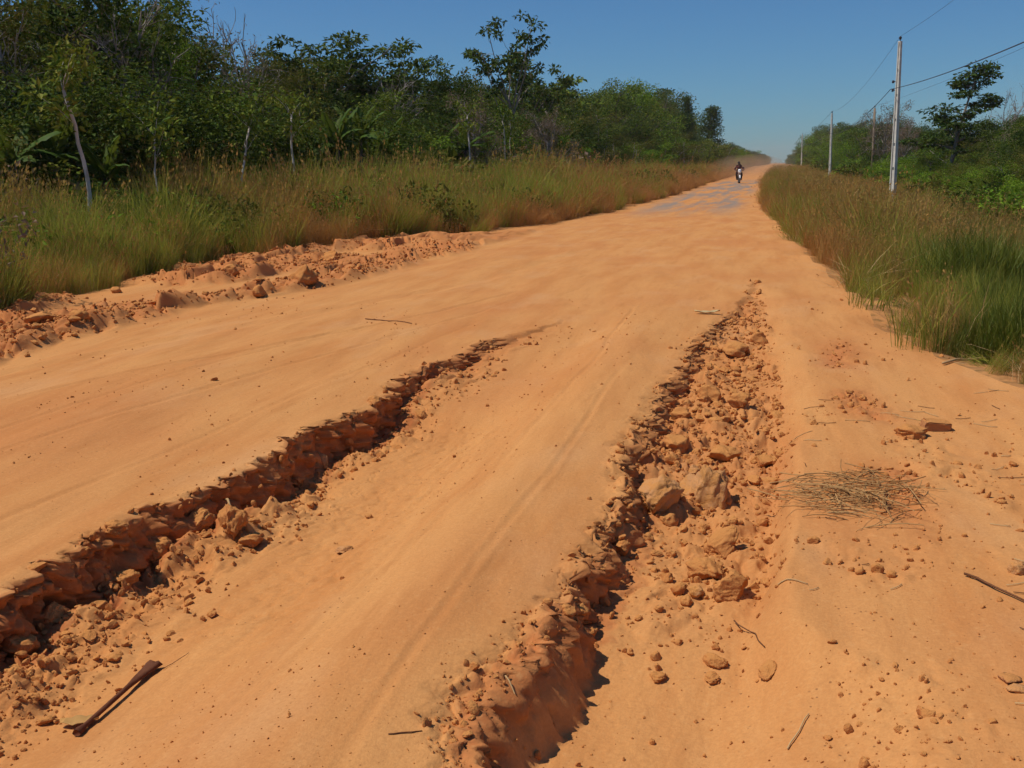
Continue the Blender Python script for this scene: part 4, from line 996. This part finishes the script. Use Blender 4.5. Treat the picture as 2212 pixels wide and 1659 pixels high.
b = MB(); b.box((0, 0, 0), (1.9, .95, .55)); br = obj('brick', lump_mesh(99, 4, .12, .55, M_BRICK, 10)); x, y_ = G(2022, 921)
bm = bmesh.new(); bmesh.ops.create_cube(bm, size=1); bmesh.ops.bevel(bm, geom=bm.edges[:], offset=.08, segments=2, affect='EDGES'); bmesh.ops.subdivide_edges(bm, edges=bm.edges[:], cuts=2, use_grid_fill=True)
for v in bm.verts: v.co += Vector((random.gauss(0, .02), random.gauss(0, .02), random.gauss(0, .02)))
bme = bpy.data.meshes.new('brick'); bm.to_mesh(bme); bm.free(); bme.materials.append(M_BRICK); br.data = bme
br.location = (x, y_, hz(x, y_) + .025); br.scale = (.17, .09, .07); br.rotation_euler = (.1, .1, .25); tag(br, 'broken reddish brick half buried in sand right of the undercut slab', 'brick')
put_clod(C, 1895, 1235, 26, 'dark clod among the small ones below the straw heap', M_CLOD, 3, .9, zref=0)
put_clod(C, 1858, 1238, 24, 'small clod left of the dark one below the straw heap', M_CLOD, 3, .9, zref=0)
put_clod(C, 1925, 1245, 22, 'small clod right of the dark one below the straw heap', M_CLOD, 3, .9, zref=0)
put_clod(C, 720, 566, 44, 'tall block of broken earth at the right end of the far left rubble', M_CLOD, 4, 1.0, zref=.1)
put_clod(C, 655, 618, 56, 'long dark faced block in the far left rubble', M_CLOD, 4, .7, zref=.05)
put_clod(C, 560, 640, 36, 'block of broken earth in the middle of the far left rubble', M_CLOD, 4, .8, zref=.05)
put_clod(C, 500, 590, 36, 'clod behind the middle block of the far left rubble', M_CLOD, 4, .8, zref=.05)
put_clod(C, 250, 632, 24, 'small lone clod on the bare sand before the left grass', M_CLOD, 3, .7, zref=0)
put_clod(C, 90, 695, 60, 'low long clod over the dark crack at the left edge rubble', M_CLOD, 4, .5, zref=.02)
put_clod(C, 170, 690, 36, 'clod at the end of the dark crack in the left edge rubble', M_CLOD, 4, .6, zref=.02)

# loose clods one could pick up, then the crumbs that nobody could count
LUMPS = [lump_mesh(500 + i, 3, .36, .75, M_CLOD, 8) for i in range(8)]
CRUMB = [lump_mesh(600 + i, 2, .32, .75, M_CLOD, 6) for i in range(8)]
def sample(n, y0, y1, power, xr):
    yy = y0 * (y1 / y0) ** RNG.random(n); lo, hi = xr
    X = lo(yy) + (hi(yy) - lo(yy)) * RNG.random(n)
    rgh, fr, rb = masks(X, yy); keep = RNG.random(n) < rgh ** power
    return X[keep], yy[keep], rgh[keep]
def zone_label(x, y_):
    if x < -5.8: return 'loose reddish clod in the broken strip beside the left grass', 'loose clods of the far left rubble'
    if x < -1.5: return 'loose clod at the crumbled wall of the long left rut', 'loose clods along the left rut'
    if x < .1: return ('loose clod in the rubble filling the far right rut', 'loose clods in the far right rut') if y_ > 5 else ('loose clod along the near wall of the right rut', 'loose clods along the near right rut')
    return 'loose clod in the reddish crumbs on the right shoulder', 'loose clods on the right shoulder'
X, yy, rg = sample(5000, 2.6, 20, 2.0, (lambda y_: np.maximum(-10.2, -.86 * y_ - .2), lambda y_: np.minimum(1.1, .2 * y_ + .3)))
X = X[:250]; yy = yy[:250]; Z = height(X, yy)
for k in range(len(X)):
    d = math.hypot(X[k], yy[k]); s = min(.07, (.004 + .005 * random.random()) * (d + 1.5)) * random.uniform(.5, 1.0)
    o = obj(C, LUMPS[k % 8]); o.location = (X[k], yy[k], Z[k] + s * .25); o.scale = (s, s * random.uniform(.7, 1), s * random.uniform(.6, 1)); o.rotation_euler = ground_normal_rot()
    lb, g = zone_label(X[k], yy[k]); tag(o, lb.replace('loose', 'big loose' if s > .0075 * (d + 1.5) * .7 else 'little loose'), 'clod', g)
xr = (lambda y_: np.maximum(-10.6, -.95 * y_ - .6), lambda y_: np.minimum(1.6, .3 * y_ + .6))
X, yy, rg = sample(110000, 1.9, 22, 1.5, xr)
n2 = 10000; y2 = 1.9 * (13 / 1.9) ** RNG.random(n2); X2 = xr[0](y2) + (xr[1](y2) - xr[0](y2)) * RNG.random(n2)
pk = sm(.45, .8, vn(X2 * 1.6, y2 * .8, 411)) + .06 + .5 * (X2 > .1); kp = RNG.random(n2) < pk; X2 = X2[kp]; y2 = y2[kp]
XA = np.concatenate([X, X2]); YA = np.concatenate([yy, y2]); ZA = height(XA, YA); n = len(XA)
dd = np.hypot(XA, YA); sz = np.exp(RNG.normal(size=n) * .65) * .0017 * (1.8 + .55 * dd); sz[len(X):] *= .36
sz = np.clip(sz, .0011, .03)
scatter('crumbs', np.stack([XA, YA, ZA + sz * .2], 1), RNG.random((n, 3)) * 6.28, np.stack([sz, sz * RNG.uniform(.6, 1, n), sz * RNG.uniform(.5, 1, n)], 1), RNG.integers(0, 8, n), CRUMB, 'crumbled bits of dry earth strewn along the ruts and rubble')

# ------------------------------------------------------------------ straw, sticks and litter
def straw(P, r, mat, name, parent=None, sides=4):
    m = MB(); m.tube(P, r, sides); return m.build(name, mat, parent)
rng = np.random.default_rng(5); cx, cy = Gz(1850, 1075); m = MB()
for i in range(170):
    a = rng.normal(-.2, .8) + (math.pi if rng.random() < .5 else 0); L = rng.uniform(.10, .46); r = rng.random() ** .7 * np.array([.34, .42]); ph = rng.random() * 6.28
    k3 = i % 3; c = np.array([cx + r[0] * math.cos(ph) * (.8, .6, 1.0)[k3] + (-.10, .08, 0)[k3], cy + r[1] * math.sin(ph) * (.6, .8, 1.1)[k3] + (-.06, .10, 0)[k3]]); q = math.hypot((c[0] - cx) / .34, (c[1] - cy) / .42)
    z0 = hz(c[0], c[1]) - .001 + .04 * max(0, 1 - q * q) * rng.random(); t = np.linspace(-.5, .5, 5); bend = rng.normal() * .35
    P = np.stack([c[0] + L * (t * math.cos(a) - bend * t * t * math.sin(a)), c[1] + L * (t * math.sin(a) + bend * t * t * math.cos(a)), z0 + .05 * rng.normal() * t + .03 * (1 - 4 * t * t) * rng.random()], 1)
    m.tube(P, np.linspace(.0028, .0016, 5) * rng.uniform(.6, 1.6), 3, False)
tag(m.build('straw_heap', M_STRAWH), 'heap of dry brown straw lying on the sand right of the right rut', 'straw heap')
def stick(name, p0, p1, r, mat, label, cat, lift=.012, z=0.0, bend=.03, group=None, taper=.7):
    a = Gz(*p0); b2 = Gz(*p1); rg = np.random.default_rng(int(p0[0])); t = np.linspace(0, 1, 7); L = math.hypot(b2[0] - a[0], b2[1] - a[1])
    X = a[0] + (b2[0] - a[0]) * t + bend * L * np.sin(t * 3.1) * .7 + rg.normal(size=7) * L * .008; Y_ = a[1] + (b2[1] - a[1]) * t + rg.normal(size=7) * L * .01
    Z = height(X, Y_); Z = np.maximum(Z, np.interp(t, [0, 1], [Z[0], Z[-1]])) + lift
    mm = MB(); mm.tube(np.stack([X, Y_, Z], 1), np.linspace(r, r * taper, 7), 5); return tag(mm.build(name, mat), label, cat, group)
M_WOOD = bark('wood_dark', (.13, .055, .025), (.20, .085, .04))
stick('stick', (2085, 1245), (2211, 1304), .0055, M_WOOD, 'brown stick lying on the sand at the right edge of the picture', 'stick')
stick('straw', (1675, 1271), (1745, 1264), .003, M_STRAW, 'pale straw lying across right of the broken clods', 'straw', .006)
stick('straw', (1092, 1465), (1114, 1512), .003, M_STRAW, 'pale straw on the slope above the dark part of the right rut wall', 'straw', .01, -.05)
stick('twig', (838, 1587), (912, 1580), .0025, M_WOOD, 'thin twig on the smooth ridge near the bottom of the picture', 'twig', .002)
stick('twig', (352, 1444), (408, 1410), .0016, M_WOOD, 'thin root running on from the broad end of the dark husk', 'twig', .006)
stick('twig', (1585, 1345), (1650, 1400), .003, M_WOOD, 'bent twig in front of the broken clods', 'twig', .01)
stick('twig', (1700, 1620), (1745, 1545), .003, M_STRAW, 'thin straw at the bottom right of the front floor', 'twig', .006)
stick('twig', (1040, 760), (1090, 748), .006, M_WOOD, 'thin dark twig at the far end of the left rut', 'twig', .01)
stick('twig', (790, 690), (890, 700), .006, M_WOOD, 'thin curved twig on the smooth left track', 'twig', .008)
stick('stick', (2040, 790), (2150, 772), .012, M_STRAW, 'dry stalk lying on the bare corner by the right grass', 'stick', .02)
a = G(484, 1045, 0.0); m = MB(); P = np.array([(a[0], a[1], hz(*a) + .04), (a[0] + .05, a[1] - .06, hz(a[0] + .09, a[1] - .06) + .10), (a[0] + .13, a[1] - .16, hz(a[0] + .15, a[1] - .16) + .01)])
m.tube(P, [.008, .007, .005], 5); tag(m.build('stick', M_STRAW), 'pale stick leaning down the left rut wall', 'stick')
for i in range(44):
    x = random.uniform(.1, 1.6); y_ = random.uniform(2.7, 9.0); x = min(x, .2 * y_ + .2); L = random.uniform(.05, .16); an = random.gauss(.1, .6)
    t = np.linspace(-.5, .5, 4); Xs = x + L * t * math.cos(an); Ys = y_ + L * t * math.sin(an) + .03 * t * t
    mm = MB(); mm.tube(np.stack([Xs, Ys, height(Xs, Ys) + .005], 1), .0022, 3); tag(mm.build('straw', M_STRAW if i % 3 else M_WOOD), 'short bit of dry straw scattered on the sand of the right shoulder', 'straw', 'straws scattered on the right shoulder')
# the dark husk: a long dry palm sheath, narrow stem and broad folded end
a = np.array(Gz(165, 1588)); b2 = np.array(Gz(335, 1441)); dv = b2 - a; L = np.linalg.norm(dv); ax = dv / L; sd = np.array([-ax[1], ax[0]]); V = []; Q = []; n = 22
for i in range(n + 1):
    t = i / n; wd = .011 + .006 * (t < .06) + .026 * max(0, (t - .62) / .38) ** 1.3; c = a + dv * t; zz = hz(*a) * (1 - t) + hz(*b2) * t; lift = .012 + .012 * t
    rgd = [(-1, 0), (-.5, .9), (0, .45 if t > .7 else 1.1), (.5, .9), (1, 0), (.4, -.5), (-.4, -.5)]
    for k, h in rgd: V.append((c[0] + sd[0] * wd * k, c[1] + sd[1] * wd * k, zz + lift + h * min(wd, .016)))
for i in range(n):
    for j in range(7): k = (j + 1) % 7; Q.append((i * 7 + j, i * 7 + k, i * 7 + 7 + k, i * 7 + 7 + j))
m = MB(); m.add(np.array(V), np.array(Q), [(0, 1, 2), (0, 2, 3), (0, 3, 4), (0, 4, 5), (0, 5, 6)] + [(n * 7, n * 7 + j + 1, n * 7 + j) for j in range(1, 6)])
M_HUSK = bark('husk_dark', (.12, .042, .022), (.18, .07, .035)); tag(m.build('palm_husk', M_HUSK), 'long dark brown palm husk lying on the sand at the lower left', 'palm husk')
def flat_leaf(u, v, L, W, mat, label, rz, curl=.4):
    x, y_ = Gz(u, v); V = []; Q = []
    for i in range(9):
        t = i / 8; wd = W * .5 * math.sin(math.pi * (.06 + .9 * t)) ** .7
        for k in (-1, 0, 1): V.append((L * (t - .5), wd * k, .012 + curl * .3 * L * (t - .5) ** 2 * 2 + .12 * W * abs(k) + .004 * math.sin(i * 2 + k)))
    for i in range(8):
        for k in (0, 1): Q.append((i * 3 + k, i * 3 + k + 1, i * 3 + k + 4, i * 3 + k + 3))
    o = obj('fallen_leaf', mesh_np('fallen_leaf', V, Q, mat)); so = o.modifiers.new('thick', 'SOLIDIFY'); so.thickness = .002
    o.location = (x, y_, hz(x, y_)); o.rotation_euler = (0, 0, rz); tag(o, label, 'leaf')
M_LEAFY = plain('leaf_yellow', (.58, .42, .20), .7, .2); M_LEAFT = plain('leaf_tan', (.50, .27, .09), .8, .1)
flat_leaf(1528, 678, .28, .12, M_LEAFY, 'pale curled dry leaf at the far left edge of the right rut', .2)
flat_leaf(172, 1562, .13, .06, M_LEAFT, 'small tan leaf beside the lower end of the dark husk', .4, .2)
flat_leaf(2008, 917, .16, .05, M_LEAFT, 'tan leaf scrap between the undercut slab and the brick', .1, .5)

# ------------------------------------------------------------------ utility poles and wires
M_CONC = plain('pole_concrete', (.66, .63, .55), .9, .1, .18, 3.0); M_TIMBER = bark('pole_timber', (.22, .16, .11), (.30, .23, .16)); M_INS = plain('insulator_dark', (.04, .03, .03), .4, .4); M_WIRE = plain('wire_dark', (.05, .05, .055), .6, .3)
def concrete_pole(x, y_, ztop, label, wide=.30, lean=0.0):
    z0 = hz(x, y_) - .3; H = ztop - z0; e = empty('utility_pole', (x, y_, z0)); e.rotation_euler = (0, lean, -.9)
    tag(e, label, 'utility pole', 'concrete poles along the right side'); m = MB(); N = 30
    for sgn in (-1, 1):                                         # two flanges that taper upwards
        V = []; Q = []
        for i in range(N + 1):
            t = i / N; hw = wide * .5 * (1 - .5 * t); th = .05; dp = .10 * (1 - .35 * t)
            for (px, py) in ((sgn * hw, -dp), (sgn * (hw - th), -dp), (sgn * (hw - th), dp), (sgn * hw, dp)): V.append((px, py, H * t))
        for i in range(N):
            for j in range(4):
                q = (i * 4 + j, i * 4 + (j + 1) % 4, i * 4 + 4 + (j + 1) % 4, i * 4 + 4 + j); Q.append(q if sgn < 0 else q[::-1])
        m.add(np.array(V), np.array(Q), [])
    k = 0; z = .05                                             # web between them with rectangular openings
    while z < H - .05:
        z2 = min(z + 1.22, H); hw = wide * .5 * (1 - .5 * (z + z2) / 2 / H) - .045
        m.box((0, 0, (z + z2) / 2), (hw * 2, .06, z2 - z - .14)); z = z2
    m.build('shaft', M_CONC, e, False)
    c = MB(); c.box((0, 0, H + .02), (wide * .5, .14, .05)); c.build('cap', M_CONC, e, False)
    i = MB(); i.tube([(0, 0, H + .04), (0, 0, H + .16)], [.02, .02], 6); i.lathe([(.03, .12), (.075, .15), (.05, .19), (.085, .22), (.05, .27), (.02, .29)], 'z', (0, 0, H), 10); i.build('insulator', M_INS, e)
    zb = H * .735
    for dz in (0, .42):
        b = MB(); b.box((-wide * .38 - .10, 0, zb + dz), (.26, .06, .04)); br = b.build('bracket', M_INS, e, False)
        i = MB(); i.lathe([(.03, -.07), (.07, -.05), (.045, 0), (.07, .05), (.03, .07)], 'z', (-wide * .38 - .22, 0, zb + dz), 10); i.build('insulator', M_INS, br)
    return Vector((x, y_, z0 + H + .29)), Vector((x - wide * .38 - .22, y_, z0 + zb + .04))
def pole_at(u, vtop, X, label, **kw):
    x, y_ = at_x(u, X); return concrete_pole(x, y_, top_z(u, vtop, x, y_), label, **kw)
p1 = pole_at(1931, 92, 5.95, 'nearest concrete utility pole, tall with a row of dark holes', wide=.34)
p3 = pole_at(1793, 246, 6.3, 'second concrete utility pole further down the right side', wide=.34)
p4 = pole_at(1731, 290, 6.4, 'third concrete utility pole, small near the end of the road', wide=.36)
x, y_ = at_x(1884, 8.6); zt = top_z(1884, 234, x, y_); e = empty('utility_pole', (x, y_, hz(x, y_) - .3)); tag(e, 'brown wooden pole between the two nearest concrete poles', 'utility pole')
H = zt - e.location.z; m = MB(); m.tube(np.array([(0, 0, 0), (.02, 0, H * .5), (0, 0, H)]), [.14, .12, .095], 9); m.build('post', M_TIMBER, e)
i = MB(); i.tube([(0, 0, H), (0, 0, H + .1)], .02, 6); i.lathe([(.03, .08), (.07, .11), (.05, .15), (.07, .18), (.02, .24)], 'z', (0, 0, H), 10); i.build('insulator', M_INS, e)
p2 = Vector((x, y_, zt + .2))
x, y_ = at_x(1611, -8.5); zt = top_z(1611, 323, x, y_); e = empty('utility_pole', (x, y_, -.2)); tag(e, 'thin pale pole on the far left side behind the motorcycle', 'utility pole'); m = MB(); m.tube([(0, 0, 0), (0, 0, zt / 2), (0, 0, zt + .2)], [.13, .12, .1], 8); m.build('post', M_TIMBER, e); m = MB(); m.lathe([(.02, 0), (.08, .04), (.08, .12), (.02, .18)], 'z', (0, 0, zt + .2), 8); m.build('insulator', M_INS, e)
def wire(a, b2, sag, r, label, n=28):
    t = np.linspace(0, 1, n); P = np.array(a)[None] * (1 - t)[:, None] + np.array(b2)[None] * t[:, None]; P[:, 2] -= 4 * sag * t * (1 - t)
    m = MB(); m.tube(P, r, 5); tag(m.build('power_line', M_WIRE), label, 'wire')
o0 = Vector((6.2, -22.0, p1[0].z)); o1 = Vector((5.95, -22.0, p1[1].z))
wire(p1[0], o0, .9, .006, 'thin wire rising from the top of the nearest pole to the upper edge')
wire(p1[1], o1, .9, .016, 'thick dark cable from the nearest pole to the upper right edge')
wire(p3[0], p1[0], .8, .007, 'thin wire from the nearest pole top to the second concrete pole')
wire(p3[1], p1[1], .8, .016, 'dark cable from the nearest pole down to the second concrete pole')
wire(p4[0], p3[0], .8, .014, 'thin wire between the second and third concrete poles')
wire(p4[1], p3[1], .8, .02, 'cable between the second and third concrete poles')
wire(p2, Vector((12.5, -20, 8.0)), .9, .007, 'faint wire from the wooden pole to the right edge of the picture')
wire(p2 + Vector((0, 0, .0)), Vector((9.2, 300, p2.z)), 1.2, .012, 'faint wire running on from the wooden pole along the far road')

# ------------------------------------------------------------------ motorcycle with two people
M_TYRE = plain('tyre_black', (.03, .026, .024), .85, .1); M_RIM = plain('rim_grey', (.35, .33, .31), .4, .5); M_WHITE = plain('cowl_white', (.86, .86, .86), .35, .5, .03); M_RED = plain('paint_dark_red', (.16, .02, .02), .35, .5); M_BLK = plain('black_parts', (.035, .033, .033), .5, .4)
M_CHROME = plain('exhaust_pale', (.62, .55, .47), .35, .6); M_LENS = plain('headlight_lens', (.75, .78, .8), .1, .8)
bx, by = -3.05, 93.0; bz = hz(bx, by)
bike = empty('motorcycle', (bx, by, bz), math.radians(6)); tag(bike, 'motorcycle with white front cowl coming towards the camera', 'motorcycle')
def wheel(y0, nm):
    w_ = empty(nm, (0, y0, .31)); w_.parent = bike
    m = MB(); m.lathe([(.235, -.045), (.29, -.05), (.315, -.02), (.315, .02), (.29, .05), (.235, .045), (.235, -.045)], 'x', sides=24); m.build('tyre', M_TYRE, w_)
    m = MB(); m.lathe([(.24, -.035), (.215, -.03), (.215, .03), (.24, .035)], 'x', sides=24); m.lathe([(.04, -.06), (.05, 0), (.04, .06)], 'x', sides=10)
    for a in range(12): m.tube([(0, .04 * math.cos(a * .524), .04 * math.sin(a * .524)), (0, .22 * math.cos(a * .524), .22 * math.sin(a * .524))], .005, 4)
    m.build('rim', M_RIM, w_)
wheel(-.66, 'front_wheel'); wheel(.66, 'rear_wheel')
m = MB()
for s in (-1, 1): m.tube([(s * .075, -.66, .31), (s * .085, -.50, .72), (s * .09, -.42, .98)], .022, 6)
m.build('fork', M_RIM, bike)
m = MB(); m.lathe([(.345, -.055), (.36, 0), (.345, .055)], 'x', (0, 0, 0), 24); V = m.V[0]; ang = np.arctan2(V[:, 2], V[:, 1]); me = mesh_np('mudguard', V + np.array([0, -.66, .36]), [q for q in np.concatenate(m.Q) if V[q][:, 2].min() > .02], M_WHITE); obj('mudguard', me, bike)
def blob(secs, name, mat, parent, sides=12):
    m = MB(); V = []; Q = []
    for (cx_, cy_, cz_, rx, rz_) in secs:
        for a in np.linspace(0, 2 * math.pi, sides, endpoint=False): V.append((cx_ + rx * math.copysign(abs(math.cos(a)) ** .7, math.cos(a)), cy_, cz_ + rz_ * math.copysign(abs(math.sin(a)) ** .7, math.sin(a))))
    for i in range(len(secs) - 1):
        for j in range(sides): k = (j + 1) % sides; Q.append((i * sides + j, i * sides + k, (i + 1) * sides + k, (i + 1) * sides + j))
    e_ = (len(secs) - 1) * sides; m.add(np.array(V), np.array(Q), [(0, j + 1, j) for j in range(1, sides - 1)] + [(e_, e_ + j, e_ + j + 1) for j in range(1, sides - 1)]); return m.build(name, mat, parent)
blob([(0, -.66, 1.02, .10, .12), (0, -.60, 1.03, .15, .19), (0, -.50, 1.04, .14, .18), (0, -.44, 1.04, .10, .12)], 'front_cowl', M_WHITE, bike)
hl = MB(); hl.lathe([(.0, -.03), (.07, -.02), (.085, .03)], 'y', (0, -.67, .95), 14); hl.build('headlight', M_LENS, bike)
blob([(0, -.38, .86, .09, .09), (0, -.25, .88, .15, .13), (0, -.02, .86, .14, .12), (0, .1, .82, .09, .07)], 'fuel_tank', M_RED, bike)
blob([(0, .05, .80, .10, .05), (0, .3, .80, .14, .06), (0, .62, .83, .13, .05), (0, .78, .85, .08, .03)], 'seat', M_BLK, bike)
blob([(0, -.32, .45, .10, .12), (0, -.12, .45, .16, .20), (0, .12, .45, .15, .18), (0, .22, .45, .08, .1)], 'engine', M_BLK, bike)
m = MB()
for s in (-1, 1): m.tube([(s * .05, -.38, .85), (s * .11, 0, .62), (s * .12, .35, .55), (s * .11, .66, .31)], .022, 6); m.tube([(s * .12, .2, .6), (s * .10, .7, .80)], .018, 6)
m.build('frame', M_BLK, bike)
m = MB(); m.tube([(.13, -.3, .40), (.17, 0, .25), (.18, .4, .30), (.19, .85, .42)], [.025, .03, .05, .05], 8); m.build('exhaust', M_CHROME, bike)
m = MB(); m.tube([(-.38, -.30, 1.10), (-.2, -.38, 1.08), (0, -.42, 1.02), (.2, -.38, 1.08), (.38, -.30, 1.10)], .014, 6); m.build('handlebar', M_BLK, bike)
for s in (-1, 1):
    m = MB(); m.tube([(s * .28, -.34, 1.10), (s * .33, -.36, 1.28)], .008, 5); m.lathe([(.0, -.015), (.055, -.01), (.055, .01), (.0, .012)], 'y', (s * .35, -.36, 1.33), 12); m.build('mirror', M_BLK, bike)
for s in (-1, 1):
    m = MB(); m.tube([(s * .10, .0, .30), (s * .26, .0, .30)], .015, 6); m.build('footrest', M_BLK, bike)
def person(label, joints, edges, radii, mats, hair, head):
    me = bpy.data.meshes.new('person'); names = list(joints); me.from_pydata([joints[k] for k in names], [(names.index(a), names.index(b2)) for a, b2 in edges], [])
    o = bpy.data.objects.new('person', me); COL.objects.link(o); mo = o.modifiers.new('skin', 'SKIN'); o.modifiers.new('sub', 'SUBSURF').levels = 1
    for k, v in zip(names, me.skin_vertices[0].data): v.radius = (radii[k],) * 2; v.use_root = (k == 'pelvis')
    dg = bpy.context.evaluated_depsgraph_get(); new = bpy.data.meshes.new_from_object(o.evaluated_get(dg)); o.modifiers.clear(); o.data = new
    new.materials.clear()
    for mt in mats: new.materials.append(mt)
    J = {k: np.array(v) for k, v in joints.items()}
    for p in new.polygons:
        c = np.array(p.center); k = min(names, key=lambda n_: np.linalg.norm(J[n_] - c)); p.use_smooth = True
        p.material_index = 2 if k in ('head', 'top', 'neck', 'nose') or 'hand' in k or 'fin' in k or 'thumb' in k else (1 if k in ('pelvis',) or 'knee' in k or 'hip' in k or 'ank' in k else (3 if 'toe' in k else 0))
    h = MB(); h.lathe([(.0, .125), (.07, .105), (.10, .05), (.108, -.01), (.09, -.06)], 'z', head, 14); hr = h.build('hair', hair, o)
    o.location = (bx, by, bz); o.rotation_euler = (0, 0, math.radians(6)); tag(o, label, 'person'); return o
def rider(y0, dz, label, shirt, hands):
    J = {'pelvis': (0, y0 + .22, .92 + dz), 'waist': (0, y0 + .20, 1.08 + dz), 'chest': (0, y0 + .12, 1.32 + dz), 'neck': (0, y0 + .08, 1.50 + dz), 'head': (0, y0 + .04, 1.60 + dz), 'top': (0, y0 + .05, 1.70 + dz), 'nose': (0, y0 - .06, 1.60 + dz)}
    R = {'pelvis': .15, 'waist': .13, 'chest': .145, 'neck': .055, 'head': .085, 'top': .07, 'nose': .018}
    Ed = [('pelvis', 'waist'), ('waist', 'chest'), ('chest', 'neck'), ('neck', 'head'), ('head', 'top'), ('head', 'nose')]
    for s, q in ((-1, 'l'), (1, 'r')):
        hx, hy, hz_ = hands; J.update({'sho' + q: (s * .19, y0 + .10, 1.42 + dz), 'elb' + q: (s * (hx + .09), (y0 + .1 + hy) / 2 + .03, (1.42 + dz + hz_) / 2 - .06), 'wri' + q: (s * hx, hy + .07, hz_ + .02), 'hand' + q: (s * hx, hy, hz_ + .02),
             'hip' + q: (s * .11, y0 + .17, .88 + dz), 'knee' + q: (s * .24, y0 - .22, .78 + dz * .6), 'ank' + q: (s * .20, y0 + .02, .38 + dz * .5), 'toe' + q: (s * .21, y0 - .16, .33 + dz * .5)})
        R.update({'sho' + q: .065, 'elb' + q: .045, 'wri' + q: .03, 'hand' + q: .034, 'hip' + q: .10, 'knee' + q: .068, 'ank' + q: .045, 'toe' + q: .038})
        Ed += [('chest', 'sho' + q), ('sho' + q, 'elb' + q), ('elb' + q, 'wri' + q), ('wri' + q, 'hand' + q), ('pelvis', 'hip' + q), ('hip' + q, 'knee' + q), ('knee' + q, 'ank' + q), ('ank' + q, 'toe' + q)]
        for f_, (dx, ln) in enumerate(((-.036, .06), (-.012, .07), (.012, .066), (.036, .052))):
            J['fin%s%da' % (q, f_)] = (s * hx + dx, hy - .03, hz_ + .022); J['fin%s%db' % (q, f_)] = (s * hx + dx, hy - .03 - ln * .3, hz_ + .022 - ln * .6); R['fin%s%da' % (q, f_)] = .0095; R['fin%s%db' % (q, f_)] = .008
            Ed += [('hand' + q, 'fin%s%da' % (q, f_)), ('fin%s%da' % (q, f_), 'fin%s%db' % (q, f_))]
        J['thumb' + q] = (s * hx - s * .05, hy + .01, hz_ - .02); R['thumb' + q] = .010; Ed.append(('hand' + q, 'thumb' + q))
    return person(label, J, Ed, R, [shirt, plain('trousers_dark', (.05, .035, .03), .9, .05), plain('skin_brown', (.22, .11, .07), .6, .2), plain('shoes_dark', (.04, .03, .025), .7, .2)], plain('hair_black', (.02, .016, .014), .6, .3), (0, y0 + .06, 1.62 + dz))
rider(.0, .0, 'person in dark red top riding the motorcycle', plain('shirt_dark_red', (.15, .045, .04), .9, .05), (.34, -.29, 1.10))
rider(.36, .13, 'passenger in brown top sitting behind the motorcycle rider', plain('shirt_brown', (.12, .06, .045), .9, .05), (.20, .18, 1.05))

# ------------------------------------------------------------------ air: thin haze over the whole place, dust behind the motorcycle
def volume(name, dens, col, aniso=.3):
    k = NT(name); v = k.n('ShaderNodeVolumePrincipled'); v.inputs['Color'].default_value = col + (1,); v.inputs['Density'].default_value = dens; v.inputs['Anisotropy'].default_value = aniso
    k.l(v.outputs[0], k.out.inputs['Volume']); return k.m
m = MB(); m.box((0, 850, 14.0), (1400, 2300, 32.0)); hzo = m.build('haze', volume('haze_air', .0002, (.86, .88, .92)), None, False); tag(hzo, 'thin pale haze in the air over the road', None, None, 'stuff')
bm = bmesh.new(); bmesh.ops.create_icosphere(bm, subdivisions=4, radius=1.0)
for v in bm.verts:
    q = v.co.copy(); k = 1 + .28 * float(fbm(np.array([q.x * 2.2 + q.z]), np.array([q.y * 2.2 - q.z]), 3, 771)[0]); v.co = q * k
me = bpy.data.meshes.new('dust_cloud'); bm.to_mesh(me); bm.free(); me.materials.append(volume('dust_air', .007, (.80, .58, .38), .2))
dc = obj('dust_cloud', me); dc.location = (-3.6, 165, .3); dc.scale = (5.5, 62, 2.6); tag(dc, 'low cloud of road dust behind the motorcycle', None, None, 'stuff')
